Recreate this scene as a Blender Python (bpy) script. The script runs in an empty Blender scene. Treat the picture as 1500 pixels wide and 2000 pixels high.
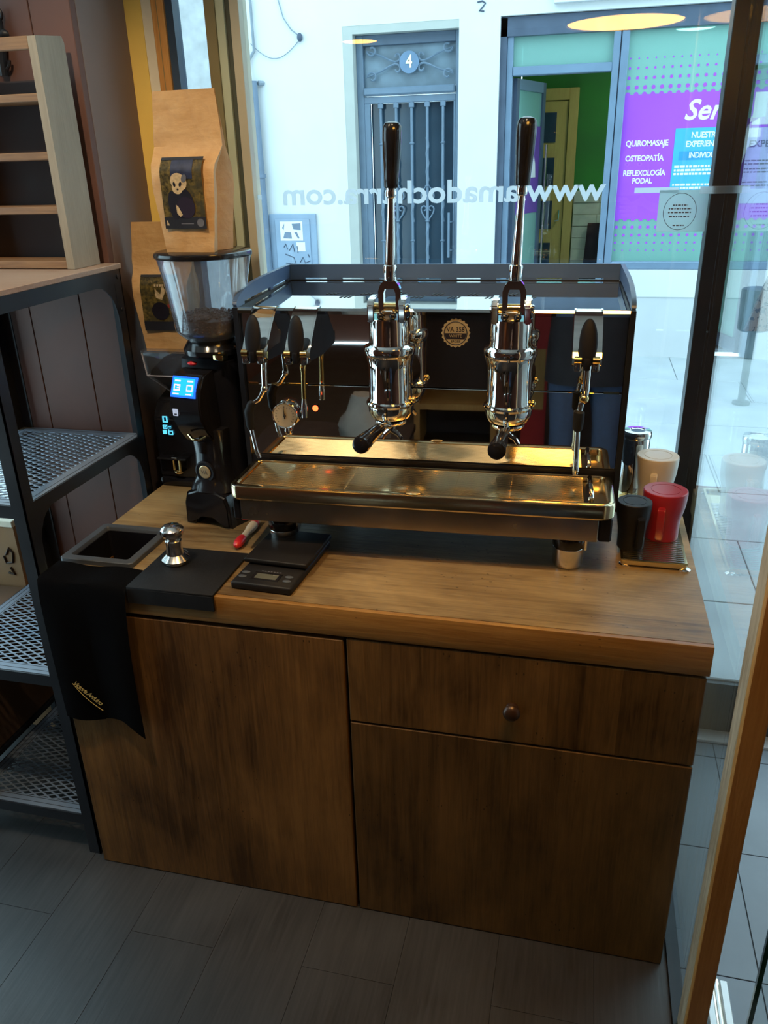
import bpy, bmesh, math, random
from mathutils import Vector, Matrix

random.seed(7)
PI = math.pi
SC = bpy.context.scene
COL = SC.collection

# ------------------------------------------------------------------ camera
cam_d = bpy.data.cameras.new('camera')
cam = bpy.data.objects.new('camera', cam_d)
COL.objects.link(cam)
SC.camera = cam
_r = Vector((0.97212987, 0.23312247, -0.0248482))
_u = Vector((-0.0711815, 0.3944801, 0.91614335))
_f = Vector((-0.22337572, 0.88884159, -0.40007989))
cam.matrix_world = Matrix(((_r.x, _u.x, -_f.x, 1.23142),
                           (_r.y, _u.y, -_f.y, -1.46548),
                           (_r.z, _u.z, -_f.z, 1.82282),
                           (0, 0, 0, 1)))
cam_d.sensor_fit = 'VERTICAL'
cam_d.sensor_height = 36.0
cam_d.lens = 36.0 * 1565.43 / 2000.0
cam_d.clip_start = 0.02
cam_d.clip_end = 200

# ------------------------------------------------------------------ sky, exposure
world = bpy.data.worlds.new('overcast_sky')
SC.world = world
world.use_nodes = True
_bg = world.node_tree.nodes['Background']
_bg.inputs[0].default_value = (0.61, 0.87, 1.0, 1)
_bg.inputs[1].default_value = 3.9
SC.view_settings.view_transform = 'Standard'
SC.view_settings.look = 'None'
SC.view_settings.exposure = 0.0
SC.view_settings.gamma = 1.0
SC.view_settings.use_curve_mapping = False
SC.cycles.use_denoising = True
SC.cycles.max_bounces = 12
SC.cycles.diffuse_bounces = 5
SC.cycles.glossy_bounces = 6
SC.cycles.transparent_max_bounces = 16
SC.cycles.sample_clamp_indirect = 6.0
SC.cycles.caustics_reflective = True
SC.cycles.caustics_refractive = False

LAMP_STRENGTH = 24.0
LAMP_COL = (1.0, 0.50, 0.09)
DOWN_COL = (1.0, 0.77, 0.50)

# ------------------------------------------------------------------ node helper
class NT:
    def __init__(s, name):
        s.m = bpy.data.materials.new(name)
        s.m.use_nodes = True
        s.t = s.m.node_tree
        s.t.nodes.clear()
        s.out = s.t.nodes.new('ShaderNodeOutputMaterial')

    def n(s, typ, **kw):
        nd = s.t.nodes.new('ShaderNode' + typ)
        for k, v in kw.items():
            setattr(nd, k, v)
        return nd

    def link(s, a, b):
        s.t.links.new(a, b)

    def put(s, sock, v):
        if hasattr(v, 'is_output'):
            s.link(v, sock)
        elif v is not None:
            if sock.type == 'RGBA' and len(v) == 3:
                v = (*v, 1)
            sock.default_value = v

    def coord(s):
        return s.n('TexCoord').outputs['Object']

    def mapping(s, vec, scale=(1, 1, 1), loc=(0, 0, 0), rot=(0, 0, 0)):
        m = s.n('Mapping')
        s.link(vec, m.inputs[0])
        m.inputs[1].default_value = loc
        m.inputs[2].default_value = rot
        m.inputs[3].default_value = scale
        return m.outputs[0]

    def noise(s, vec, scale=5, detail=3, rough=0.5, dist=0):
        n = s.n('TexNoise')
        s.link(vec, n.inputs['Vector'])
        n.inputs['Scale'].default_value = scale
        n.inputs['Detail'].default_value = detail
        n.inputs['Roughness'].default_value = rough
        n.inputs['Distortion'].default_value = dist
        return n.outputs['Fac']

    def math(s, op, a, b=None, c=None, clamp=False):
        n = s.n('Math', operation=op, use_clamp=clamp)
        s.put(n.inputs[0], a)
        if b is not None:
            s.put(n.inputs[1], b)
        if c is not None:
            s.put(n.inputs[2], c)
        return n.outputs[0]

    def rng(s, v, a, b, c=0.0, d=1.0):
        n = s.n('MapRange')
        s.put(n.inputs[0], v)
        for i, x in enumerate((a, b, c, d)):
            n.inputs[i + 1].default_value = x
        return n.outputs[0]

    def mix(s, fac, a, b, mode='MIX'):
        n = s.n('Mix', data_type='RGBA', blend_type=mode)
        s.put(n.inputs[0], fac)
        s.put(n.inputs[6], a)
        s.put(n.inputs[7], b)
        return n.outputs[2]

    def bump(s, h, strength=0.2, dist=0.01):
        n = s.n('Bump')
        n.inputs['Strength'].default_value = strength
        n.inputs['Distance'].default_value = dist
        s.link(h, n.inputs['Height'])
        return n.outputs[0]

    def bsdf(s, col=None, rough=None, metal=None, normal=None, **kw):
        p = s.n('BsdfPrincipled')
        if col is not None:
            s.put(p.inputs['Base Color'], col)
        if rough is not None:
            s.put(p.inputs['Roughness'], rough)
        if metal is not None:
            s.put(p.inputs['Metallic'], metal)
        if normal is not None:
            s.link(normal, p.inputs['Normal'])
        for k, v in kw.items():
            s.put(p.inputs[k.replace('_', ' ')], v)
        s.link(p.outputs[0], s.out.inputs[0])
        return p


def plain(name, col, rough=0.5, metal=0.0, var=0.12, vscale=9, bump=0.0, bscale=60, **kw):
    t = NT(name)
    c = t.coord()
    n = t.noise(c, vscale, 4)
    f = t.rng(n, 0.3, 0.7, 1 - var, 1 + var)
    mul = t.n('VectorMath', operation='SCALE')
    mul.inputs[0].default_value = col
    t.link(f, mul.inputs['Scale'])
    nrm = t.bump(t.noise(c, bscale, 3), bump, 0.004) if bump else None
    rg = t.rng(n, 0.3, 0.7, max(0.0, rough * 0.85), min(1, rough * 1.15))
    t.bsdf(mul.outputs[0], rg, metal, nrm, **kw)
    return t.m


def emit(name, col, strength):
    t = NT(name)
    e = t.n('Emission')
    e.inputs[0].default_value = (*col, 1)
    e.inputs[1].default_value = strength
    t.link(e.outputs[0], t.out.inputs[0])
    return t.m


def glass(name, tint=(1, 1, 1), gain=1.0, film=0.0, filmcol=(1, 1, 1), through=0.5):
    """clear sheet: Schlick reflection over straight-through transmission"""
    t = NT(name)
    lw = t.n('LayerWeight')
    lw.inputs[0].default_value = 0.5
    p5 = t.math('POWER', lw.outputs['Facing'], 5.0)
    R = t.math('MULTIPLY_ADD', p5, 0.96, 0.04)
    R = t.math('MULTIPLY', R, gain, clamp=True)
    tr = t.n('BsdfTransparent')
    tr.inputs[0].default_value = (*tint, 1)
    base = tr.outputs[0]
    if film > 0:
        d = t.n('BsdfDiffuse')
        d.inputs[0].default_value = (*filmcol, 1)
        tl = t.n('BsdfTranslucent')
        tl.inputs[0].default_value = (*filmcol, 1)
        m0 = t.n('MixShader')
        m0.inputs[0].default_value = through
        t.link(d.outputs[0], m0.inputs[1])
        t.link(tl.outputs[0], m0.inputs[2])
        m1 = t.n('MixShader')
        m1.inputs[0].default_value = film
        t.link(base, m1.inputs[1])
        t.link(m0.outputs[0], m1.inputs[2])
        base = m1.outputs[0]
    g = t.n('BsdfGlossy')
    g.inputs['Roughness'].default_value = 0.0
    g.inputs[0].default_value = (1, 1, 1, 1)
    mx = t.n('MixShader')
    t.link(R, mx.inputs[0])
    t.link(base, mx.inputs[1])
    t.link(g.outputs[0], mx.inputs[2])
    t.link(mx.outputs[0], t.out.inputs[0])
    return t.m


def wood(name, light, dark, along='x', stave=0.07, rough=0.45, contrast=1.0, blotch=1.0, pits=True, bumpy=0.25, offset=0.0, spec=0.5):
    """stained boards: staves of changing tone, stretched grain, stain blotches, worm pits"""
    t = NT(name)
    c = t.coord()
    sep = t.n('SeparateXYZ')
    t.link(c, sep.inputs[0])
    ax = {'x': 0, 'y': 1, 'z': 2}[along]
    across = {'x': 1, 'y': 0, 'z': 0}[along]
    st = [26, 26, 26]
    st[ax] = 1.6
    grain = t.noise(t.mapping(c, tuple(st)), 3.2, 6, 0.62, 0.7)
    st2 = [90, 90, 90]
    st2[ax] = 3.0
    fine = t.noise(t.mapping(c, tuple(st2)), 2.5, 3, 0.6)
    sb = [3.2, 3.2, 3.2]
    sb[ax] = 1.5
    bl = t.noise(t.mapping(c, tuple(sb), loc=(offset, offset * 2, offset)), 1.7, 4, 0.6, 0.3)
    wn = t.n('TexWhiteNoise', noise_dimensions='1D')
    fl = t.math('FLOOR', t.math('DIVIDE', sep.outputs[across], stave))
    t.link(t.math('ADD', fl, offset + 0.5), wn.inputs['W'])
    tone = t.rng(grain, 0.30, 0.70)
    tone = t.math('ADD', t.math('MULTIPLY', tone, 0.45 * contrast),
                  t.math('MULTIPLY', t.rng(bl, 0.32, 0.68), 0.75 * blotch))
    tone = t.math('ADD', tone, t.math('MULTIPLY', wn.outputs['Value'], 0.36))
    tone = t.math('ADD', tone, t.math('MULTIPLY', t.rng(fine, 0.35, 0.65), 0.18))
    tone = t.rng(tone, 0.15 + 0.45 * contrast * 0.5, 0.60 + 0.62 * blotch + 0.25 * contrast)
    col = t.mix(tone, dark, light)
    if pits:
        sp = [70, 70, 70]
        sp[ax] = 34
        v = t.n('TexVoronoi')
        t.link(t.mapping(c, tuple(sp)), v.inputs['Vector'])
        v.inputs['Scale'].default_value = 1.0
        dot = t.math('LESS_THAN', v.outputs['Distance'], 0.11)
        area = t.math('GREATER_THAN', t.noise(t.mapping(c, (5, 5, 5)), 1.0, 1), 0.60)
        col = t.mix(t.math('MULTIPLY', t.math('MULTIPLY', dot, area), 0.75), col, tuple(x * 0.25 for x in dark))
    nrm = t.bump(t.math('ADD', grain, t.math('MULTIPLY', fine, 0.5)), bumpy, 0.003)
    rg = t.rng(grain, 0.3, 0.7, rough * 0.85, rough * 1.2)
    t.bsdf(col, rg, 0.0, nrm, Specular_IOR_Level=spec)
    return t.m


def chrome(name, col=(0.86, 0.84, 0.81), rough=0.04):
    t = NT(name)
    c = t.coord()
    n = t.noise(c, 14, 3)
    t.bsdf(col, t.rng(n, 0.35, 0.75, rough * 0.85, rough * 1.2), 1.0)
    return t.m


# ------------------------------------------------------------------ materials
M = {}
M['worktop'] = wood('worktop_wood', (0.42, 0.30, 0.145), (0.095, 0.056, 0.024), 'x', 0.088, 0.34, 1.1, 1.25)
M['worktop_edge'] = wood('worktop_edge_wood', (0.42, 0.235, 0.07), (0.235, 0.11, 0.026), 'x', 0.2, 0.36, 0.8, 0.45)
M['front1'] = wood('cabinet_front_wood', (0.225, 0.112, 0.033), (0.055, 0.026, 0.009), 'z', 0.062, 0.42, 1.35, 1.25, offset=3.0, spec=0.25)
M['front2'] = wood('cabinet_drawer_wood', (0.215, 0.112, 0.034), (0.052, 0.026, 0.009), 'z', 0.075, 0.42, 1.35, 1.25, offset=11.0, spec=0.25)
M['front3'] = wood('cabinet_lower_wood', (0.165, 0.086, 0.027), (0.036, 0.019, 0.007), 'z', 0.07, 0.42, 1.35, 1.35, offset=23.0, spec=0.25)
M['dark_gap'] = plain('dark_gap', (0.012, 0.008, 0.005), 0.8)
M['crate'] = wood('crate_wood', (0.38, 0.335, 0.26), (0.23, 0.20, 0.15), 'z', 0.3, 0.6, 0.8, 0.6, False)
M['crate_shelf'] = wood('crate_shelf_wood', (0.34, 0.20, 0.10), (0.13, 0.065, 0.035), 'x', 0.3, 0.6, 0.9, 0.7, False)
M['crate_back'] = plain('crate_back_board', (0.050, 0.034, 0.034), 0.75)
M['orange_wood'] = wood('orange_wood', (0.66, 0.34, 0.10), (0.42, 0.18, 0.04), 'z', 0.2, 0.42, 0.8, 0.3, False)
M['ply_edge'] = wood('plywood_edge', (0.78, 0.66, 0.48), (0.36, 0.26, 0.15), 'z', 0.006, 0.45, 1.2, 0.4, False)
M['tan_wood'] = wood('tan_wood', (0.50, 0.30, 0.10), (0.30, 0.15, 0.045), 'z', 0.2, 0.5, 0.6, 0.4, False)
M['yellow_wood'] = wood('yellow_wood', (0.62, 0.44, 0.12), (0.45, 0.28, 0.06), 'z', 0.3, 0.5, 0.6, 0.4, False)
M['brown_wall'] = plain('brown_wall_paint', (0.185, 0.086, 0.062), 0.62, var=0.1, vscale=5, bump=0.12, bscale=40)
M['brown_plank'] = plain('brown_plank_paint', (0.13, 0.060, 0.045), 0.6, var=0.18, vscale=4, bump=0.15, bscale=30)
M['pillar_daylit'] = plain('daylit_pillar_brown', (0.20, 0.135, 0.112), 0.55, var=0.1, vscale=4)  # grey window daylight mixed into the brown of the side face
M['yellow_paint'] = plain('yellow_paint', (0.80, 0.54, 0.12), 0.6, var=0.06)
M['cream_paint'] = plain('cream_paint', (0.70, 0.64, 0.50), 0.6, var=0.06)
M['white_paint'] = plain('white_paint', (0.75, 0.75, 0.73), 0.6, var=0.04)
M['ceiling'] = plain('ceiling_paint', (0.72, 0.70, 0.66), 0.8)
M['sage'] = plain('sage_aluminium', (0.46, 0.50, 0.36), 0.4, var=0.05)
M['beige_alu'] = plain('beige_aluminium', (0.50, 0.46, 0.34), 0.4, var=0.05)
M['olive'] = plain('olive_aluminium', (0.21, 0.17, 0.08), 0.4, var=0.05)
M['gasket'] = plain('dark_gasket', (0.06, 0.07, 0.05), 0.6)
M['black_alu'] = plain('black_aluminium', (0.014, 0.016, 0.022), 0.35, var=0.1)
M['brown_alu'] = plain('brown_aluminium', (0.045, 0.028, 0.020), 0.35, var=0.1)
M['blue_line'] = plain('dark_blue_strip', (0.025, 0.05, 0.09), 0.4)
M['glass'] = glass('window_glass', (0.97, 0.99, 0.99), 0.9)
M['glass_side'] = glass('side_glass', (0.95, 0.98, 0.98), 0.9)
M['glass_edge'] = plain('green_glass_edge', (0.004, 0.05, 0.032), 0.15)
M['plastic'] = glass('clear_plastic', (0.86, 0.88, 0.90), 1.5, 0.08, (0.8, 0.8, 0.85))
M['vinyl_white'] = glass('white_window_vinyl', (1, 1, 1), 0.3, 0.80, (0.74, 0.79, 0.82), 0.92)
M['paper_film'] = glass('translucent_paper', (1, 1, 1), 0.3, 0.85, (0.56, 0.66, 0.66), 0.9)
M['floor'] = None
t = NT('dark_floor_planks')
c = t.coord()
g1 = t.noise(t.mapping(c, (40, 2.2, 1)), 2.5, 5, 0.6, 0.4)
g2 = t.noise(c, 4, 4)
colr = t.mix(t.rng(g1, 0.3, 0.7), (0.014, 0.014, 0.015), (0.040, 0.039, 0.040))
colr = t.mix(t.math('MULTIPLY', t.rng(g2, 0.4, 0.7), 0.4), colr, (0.043, 0.043, 0.045))
nr = t.bump(g1, 0.18, 0.002)
t.bsdf(colr, t.rng(g2, 0.3, 0.7, 0.40, 0.54), 0.0, nr, Specular_IOR_Level=0.75)
M['floor'] = t.m
M['floor_base'] = plain('floor_joint', (0.012, 0.010, 0.010), 0.7)
M['entry_tile'] = plain('grey_entry_tile', (0.24, 0.27, 0.30), 0.35, var=0.1, vscale=6)
M['entry_base'] = plain('entry_tile_joint', (0.08, 0.09, 0.10), 0.7)
M['metal_strip'] = plain('brushed_strip', (0.80, 0.80, 0.78), 0.35, 0.3)
M['riser'] = plain('dark_step_riser', (0.055, 0.065, 0.075), 0.5)
M['slab'] = plain('street_slab', (0.40, 0.44, 0.46), 0.5, var=0.13, vscale=3, bump=0.1, bscale=80)
M['slab_base'] = plain('street_joint', (0.28, 0.30, 0.32), 0.8)
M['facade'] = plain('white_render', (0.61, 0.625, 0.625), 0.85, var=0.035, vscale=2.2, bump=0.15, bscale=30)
M['facade_low'] = plain('grey_plinth_render', (0.50, 0.525, 0.54), 0.85, var=0.06, vscale=3, bump=0.15, bscale=30)
M['facade_stone'] = plain('rough_white_stone', (0.36, 0.375, 0.38), 0.9, var=0.16, vscale=9, bump=0.6, bscale=45)
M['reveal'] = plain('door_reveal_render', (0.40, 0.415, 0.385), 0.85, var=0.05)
M['iron'] = plain('blue_grey_iron', (0.12, 0.175, 0.24), 0.45, 0.0, var=0.1)
M['iron_dark'] = plain('blue_grey_iron_dark', (0.075, 0.11, 0.16), 0.5)
M['iron_glass'] = plain('dark_door_glass', (0.025, 0.05, 0.075), 0.12, var=0.3, vscale=2)
M['mesh_glass'] = plain('wired_glass', (0.14, 0.20, 0.25), 0.35, var=0.3, vscale=5)
M['shop_alu'] = plain('blue_grey_aluminium', (0.16, 0.235, 0.33), 0.35, 0.2, var=0.06)
M['shop_alu_dark'] = plain('dark_aluminium', (0.06, 0.085, 0.13), 0.4)
M['mint'] = glass('mint_frosted_glass', (0.6, 0.95, 0.9), 0.9, 0.75, (0.34, 0.60, 0.55), 0.4)
M['purple'] = plain('purple_film', (0.33, 0.065, 0.62), 0.4, var=0.05, vscale=2)
M['purple_dark'] = plain('dark_purple_film', (0.13, 0.05, 0.30), 0.4)
M['sign_blue'] = plain('cyan_poster', (0.045, 0.35, 0.60), 0.45, var=0.06)
M['sign_blue2'] = plain('cyan_poster_band', (0.025, 0.26, 0.48), 0.45)
M['lilac'] = plain('lilac_poster', (0.40, 0.42, 0.66), 0.5, var=0.05)
M['sign_white'] = plain('white_lettering', (0.68, 0.71, 0.74), 0.5, var=0.02)
M['sign_dark'] = plain('dark_lettering', (0.05, 0.06, 0.10), 0.5)
M['green_wall'] = plain('green_wall_paint', (0.030, 0.20, 0.022), 0.7, var=0.25, vscale=1.5)
M['stone_tile'] = plain('cream_stone', (0.56, 0.56, 0.42), 0.8, var=0.15, vscale=8, bump=0.4, bscale=30)
M['pipe'] = plain('grey_downpipe', (0.13, 0.18, 0.25), 0.45)
M['cable'] = plain('grey_cable', (0.20, 0.24, 0.28), 0.6)
M['meter'] = plain('grey_meter_door', (0.22, 0.30, 0.40), 0.5, var=0.12, vscale=4)
M['graffiti'] = plain('dark_graffiti', (0.05, 0.07, 0.11), 0.6)
M['brass_num'] = plain('cream_number', (0.85, 0.82, 0.55), 0.4)
M['num_plate'] = plain('blue_number_plate', (0.12, 0.20, 0.31), 0.4)
M['bin'] = plain('grey_green_bin', (0.13, 0.17, 0.16), 0.45, 0.2)

M['mirror'] = chrome('mirror_steel', (0.80, 0.77, 0.73), 0.02)
M['chrome'] = chrome('chrome', (0.88, 0.86, 0.83), 0.045)
M['steel'] = chrome('brushed_steel', (0.74, 0.72, 0.69), 0.20)
M['lamp_tinted_steel'] = chrome('lamp_tinted_steel', (0.85, 0.70, 0.43), 0.17)  # steel tinted with the yellow of the lamp light
M['bronze_chrome'] = chrome('bronze_tinted_steel', (0.56, 0.49, 0.40), 0.24)
M['gold'] = chrome('gold_plate', (0.86, 0.66, 0.30), 0.12)
M['black_gloss'] = plain('black_gloss', (0.010, 0.010, 0.013), 0.16)
M['black_matte'] = plain('black_matte', (0.005, 0.005, 0.008), 0.55, Specular_IOR_Level=0.2)
M['anthracite'] = plain('anthracite_paint', (0.010, 0.012, 0.018), 0.45, var=0.05, Specular_IOR_Level=0.3)
M['rim_slate'] = plain('slate_paint', (0.048, 0.098, 0.205), 0.36, var=0.05)
M['rubber'] = plain('black_rubber', (0.0075, 0.0085, 0.011), 0.6, bump=0.1, bscale=200, Specular_IOR_Level=0.3)
M['rubber_grey'] = plain('dark_grey_rim', (0.055, 0.065, 0.080), 0.45)
M['towel'] = plain('black_cloth', (0.0035, 0.0035, 0.0048), 0.95, bump=0.25, bscale=300, Specular_IOR_Level=0.12)
M['gold_thread'] = plain('gold_thread', (0.55, 0.42, 0.14), 0.5)
M['black_scale'] = plain('black_scale_plastic', (0.0085, 0.0075, 0.0075), 0.5, Specular_IOR_Level=0.3)
M['lcd'] = plain('grey_lcd', (0.10, 0.105, 0.085), 0.25)
M['rack'] = plain('black_rack_steel', (0.012, 0.014, 0.020), 0.42)
M['rack_mesh'] = plain('daylit_mesh_steel', (0.20, 0.25, 0.32), 0.36, 0.3)  # blue window light put into the mesh colour
M['rack_top'] = wood('rack_top_board', (0.44, 0.33, 0.26), (0.30, 0.20, 0.15), 'x', 0.3, 0.35, 0.6, 0.5, False)
M['cardboard'] = plain('cardboard', (0.26, 0.145, 0.065), 0.8, var=0.1)
M['cardboard_dark'] = plain('dark_cardboard', (0.115, 0.058, 0.026), 0.8, var=0.1)
M['marker'] = plain('dark_print', (0.04, 0.022, 0.014), 0.7)
t = NT('kraft_paper')
c = t.coord()
n1 = t.noise(c, 22, 5, 0.6, 0.6)
n2 = t.noise(t.mapping(c, (20, 20, 60)), 1.0, 3)
kc = t.mix(t.rng(n1, 0.3, 0.7), (0.50, 0.275, 0.10), (0.60, 0.36, 0.15))
t.bsdf(kc, 0.55, 0.0, t.bump(t.math('ADD', n1, n2), 0.35, 0.006))
M['kraft'] = t.m
t = NT('mossy_print')
c = t.coord()
n1 = t.noise(c, 110, 4, 0.6)
n2 = t.noise(c, 45, 3)
kc = t.mix(t.rng(n1, 0.35, 0.65), (0.045, 0.04, 0.018), (0.34, 0.24, 0.06))
kc = t.mix(t.rng(n2, 0.45, 0.7), kc, (0.10, 0.09, 0.05))
t.bsdf(kc, 0.4)
M['moss_print'] = t.m
M['print_dark'] = plain('dark_print_band', (0.018, 0.018, 0.024), 0.4)
M['print_navy'] = plain('navy_print', (0.020, 0.026, 0.065), 0.4, var=0.3, vscale=60)
M['print_plum'] = plain('plum_print', (0.022, 0.013, 0.028), 0.4)
M['print_black'] = plain('black_print', (0.012, 0.010, 0.018), 0.4)
M['print_cream'] = plain('cream_print', (0.55, 0.40, 0.22), 0.45, var=0.25, vscale=120)
M['print_grey'] = plain('grey_print', (0.12, 0.12, 0.14), 0.5)
M['edge_glint'] = plain('hopper_glint_line', (0.55, 0.52, 0.56), 0.25)  # pale colour painted for light caught on the clear hopper edges
M['bean'] = plain('roasted_bean', (0.045, 0.022, 0.014), 0.4, var=0.3, vscale=60)
M['ground'] = plain('dark_coffee', (0.014, 0.010, 0.010), 0.8)
M['screen'] = emit('blue_screen', (0.02, 0.16, 1.0), 1.5)
M['screen_cyan'] = emit('cyan_screen', (0.02, 0.45, 1.0), 1.6)
M['screen_pink'] = emit('pink_screen_icon', (0.85, 0.62, 1.0), 1.5)
M['cyan_led'] = emit('cyan_display', (0.12, 0.65, 0.95), 1.3)
M['white_led'] = emit('white_icon', (0.6, 0.68, 0.85), 0.8)
M['red_led'] = emit('red_lamp', (1.0, 0.10, 0.025), 5.0)
M['led_core'] = emit('red_lamp_core', (1.0, 0.42, 0.16), 7.0)
M['red_cup'] = plain('red_glaze', (0.34, 0.014, 0.025), 0.32, var=0.06)
M['black_cup'] = plain('black_glaze', (0.008, 0.008, 0.011), 0.5, Specular_IOR_Level=0.3)
M['white_cup'] = plain('cream_glaze', (0.66, 0.60, 0.50), 0.35, var=0.04)
M['red_plastic'] = plain('red_plastic', (0.55, 0.02, 0.03), 0.3)
M['white_plastic'] = plain('cream_plastic', (0.66, 0.56, 0.42), 0.4)
M['dial'] = plain('cream_dial', (0.64, 0.56, 0.40), 0.45, var=0.03)
M['badge'] = plain('badge_gold', (0.62, 0.50, 0.30), 0.28, 0.6)
M['knob_wood'] = plain('antique_brown_knob', (0.055, 0.025, 0.012), 0.3, 0.3)
M['lamp_diffuser'] = emit('lamp_diffuser', LAMP_COL, LAMP_STRENGTH)
M['lamp_shade'] = plain('dark_lamp_shade', (0.03, 0.022, 0.018), 0.4)
M['jacket'] = plain('black_jacket_cloth', (0.012, 0.014, 0.022), 0.8)
M['jeans'] = plain('blue_jeans', (0.055, 0.085, 0.16), 0.85, var=0.15, vscale=30)
M['skin'] = plain('skin', (0.45, 0.27, 0.19), 0.5)
M['hair'] = plain('dark_hair', (0.02, 0.013, 0.01), 0.6)
M['shoe'] = plain('black_shoe', (0.015, 0.015, 0.015), 0.45)
M['bag_white'] = plain('crumpled_white_plastic', (0.42, 0.40, 0.37), 0.5)
M['red_pack'] = plain('red_package', (0.40, 0.03, 0.03), 0.5)

# ------------------------------------------------------------------ mesh helpers
WM = {}


def link_obj(o):
    COL.objects.link(o)
    return o


class MB:
    def __init__(s):
        s.bm = bmesh.new()

    def box(s, x0, x1, y0, y1, z0, z1, bev=0.0, seg=1, mat=None):
        m = Matrix.Translation(((x0 + x1) / 2, (y0 + y1) / 2, (z0 + z1) / 2)) @ Matrix.Diagonal((abs(x1 - x0), abs(y1 - y0), abs(z1 - z0), 1))
        if mat is not None:
            m = mat @ m
        vs = bmesh.ops.create_cube(s.bm, size=1.0, matrix=m)['verts']
        if bev > 0:
            es = list({e for v in vs for e in v.link_edges})
            bmesh.ops.bevel(s.bm, geom=es, offset=bev, segments=seg, affect='EDGES', profile=0.5)
        return s

    def lathe(s, prof, seg=24, at=(0, 0, 0), mat=None, sx=1.0, sy=1.0):
        m = Matrix.Translation(at)
        if mat is not None:
            m = m @ mat
        rings = []
        for r, z in prof:
            if r < 1e-6:
                rings.append([s.bm.verts.new(m @ Vector((0, 0, z)))])
            else:
                rings.append([s.bm.verts.new(m @ Vector((sx * r * math.cos(2 * PI * i / seg), sy * r * math.sin(2 * PI * i / seg), z))) for i in range(seg)])
        for a, b in zip(rings, rings[1:]):
            for i in range(seg):
                j = (i + 1) % seg
                try:
                    if len(a) == 1 and len(b) == 1:
                        continue
                    if len(a) == 1:
                        s.bm.faces.new((a[0], b[j], b[i]))
                    elif len(b) == 1:
                        s.bm.faces.new((a[i], a[j], b[0]))
                    else:
                        s.bm.faces.new((a[i], a[j], b[j], b[i]))
                except ValueError:
                    pass
        return s

    def cyl(s, p0, p1, r0, r1=None, seg=16):
        return s.tube([p0, p1], [r0, r0 if r1 is None else r1], seg)

    def tube(s, pts, rad, seg=10, closed=False):
        pts = [Vector(p) for p in pts]
        n = len(pts)
        if not isinstance(rad, (list, tuple)):
            rad = [rad] * n
        rings = []
        prev = None
        for i, p in enumerate(pts):
            if closed:
                d = pts[(i + 1) % n] - pts[i - 1]
            elif i == 0:
                d = pts[1] - p
            elif i == n - 1:
                d = p - pts[i - 1]
            else:
                d = (pts[i + 1] - p).normalized() + (p - pts[i - 1]).normalized()
            d.normalize()
            if prev is None:
                ref = Vector((0, 0, 1)) if abs(d.z) < 0.9 else Vector((1, 0, 0))
                a = d.cross(ref).normalized()
            else:
                a = (prev - d * prev.dot(d)).normalized()
            prev = a
            b = d.cross(a)
            rings.append([s.bm.verts.new(p + (a * math.cos(2 * PI * k / seg) + b * math.sin(2 * PI * k / seg)) * rad[i]) for k in range(seg)])
        last = n if closed else n - 1
        for i in range(last):
            A = rings[i]
            B = rings[(i + 1) % n]
            for k in range(seg):
                s.bm.faces.new((A[k], A[(k + 1) % seg], B[(k + 1) % seg], B[k]))
        if not closed:
            s.bm.faces.new(list(reversed(rings[0])))
            s.bm.faces.new(rings[-1])
        return s

    def prism(s, pts, axis, a0, a1, mat=None):
        def P(u, v, a):
            q = {'x': (a, u, v), 'y': (u, a, v), 'z': (u, v, a)}[axis]
            q = Vector(q)
            return mat @ q if mat is not None else q
        A = [s.bm.verts.new(P(u, v, a0)) for u, v in pts]
        B = [s.bm.verts.new(P(u, v, a1)) for u, v in pts]
        n = len(pts)
        s.bm.faces.new(A)
        s.bm.faces.new(list(reversed(B)))
        for i in range(n):
            j = (i + 1) % n
            s.bm.faces.new((A[j], A[i], B[i], B[j]))
        return s

    def loft(s, rings, caps=True):
        R = [[s.bm.verts.new(Vector(p)) for p in r] for r in rings]
        n = len(R[0])
        for a, b in zip(R, R[1:]):
            for i in range(n):
                j = (i + 1) % n
                s.bm.faces.new((a[i], a[j], b[j], b[i]))
        if caps:
            s.bm.faces.new(list(reversed(R[0])))
            s.bm.faces.new(R[-1])
        return s

    def ball(s, c, r, sx=1, sy=1, sz=1, u=12, v=8, mat=None):
        m = Matrix.Translation(c)
        if mat is not None:
            m = m @ mat
        m = m @ Matrix.Diagonal((sx, sy, sz, 1))
        bmesh.ops.create_uvsphere(s.bm, u_segments=u, v_segments=v, radius=r, matrix=m)
        return s

    def grid(s, f, nu, nv):
        V = [[s.bm.verts.new(Vector(f(i / nu, j / nv))) for j in range(nv + 1)] for i in range(nu + 1)]
        for i in range(nu):
            for j in range(nv):
                s.bm.faces.new((V[i][j], V[i + 1][j], V[i + 1][j + 1], V[i][j + 1]))
        return s

    def disc(s, cx, cy, r, seg, f):
        vs = [s.bm.verts.new(Vector(f(cx + r * math.cos(2 * PI * i / seg), cy + r * math.sin(2 * PI * i / seg)))) for i in range(seg)]
        s.bm.faces.new(vs)
        return s

    def build(s, name, m, parent=None, world=False, angle=35, kind=None, label=None, fix=True):
        if fix:
            bmesh.ops.recalc_face_normals(s.bm, faces=s.bm.faces)
        if world and parent is not None:
            s.bm.transform(WM[parent.name].inverted())
        me = bpy.data.meshes.new(name)
        s.bm.to_mesh(me)
        s.bm.free()
        me.polygons.foreach_set('use_smooth', [True] * len(me.polygons))
        me.set_sharp_from_angle(angle=math.radians(angle))
        me.materials.append(M[m] if isinstance(m, str) else m)
        o = bpy.data.objects.new(name, me)
        link_obj(o)
        if parent is not None:
            o.parent = parent
            WM[o.name] = WM[parent.name]
        else:
            WM[o.name] = Matrix.Identity(4)
        if kind:
            o['kind'] = kind
        if label:
            o['label'] = label
        return o


def tag(o, label, cat, group=None):
    o['label'] = label
    o['category'] = cat
    if group:
        o['group'] = group
    return o


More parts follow.
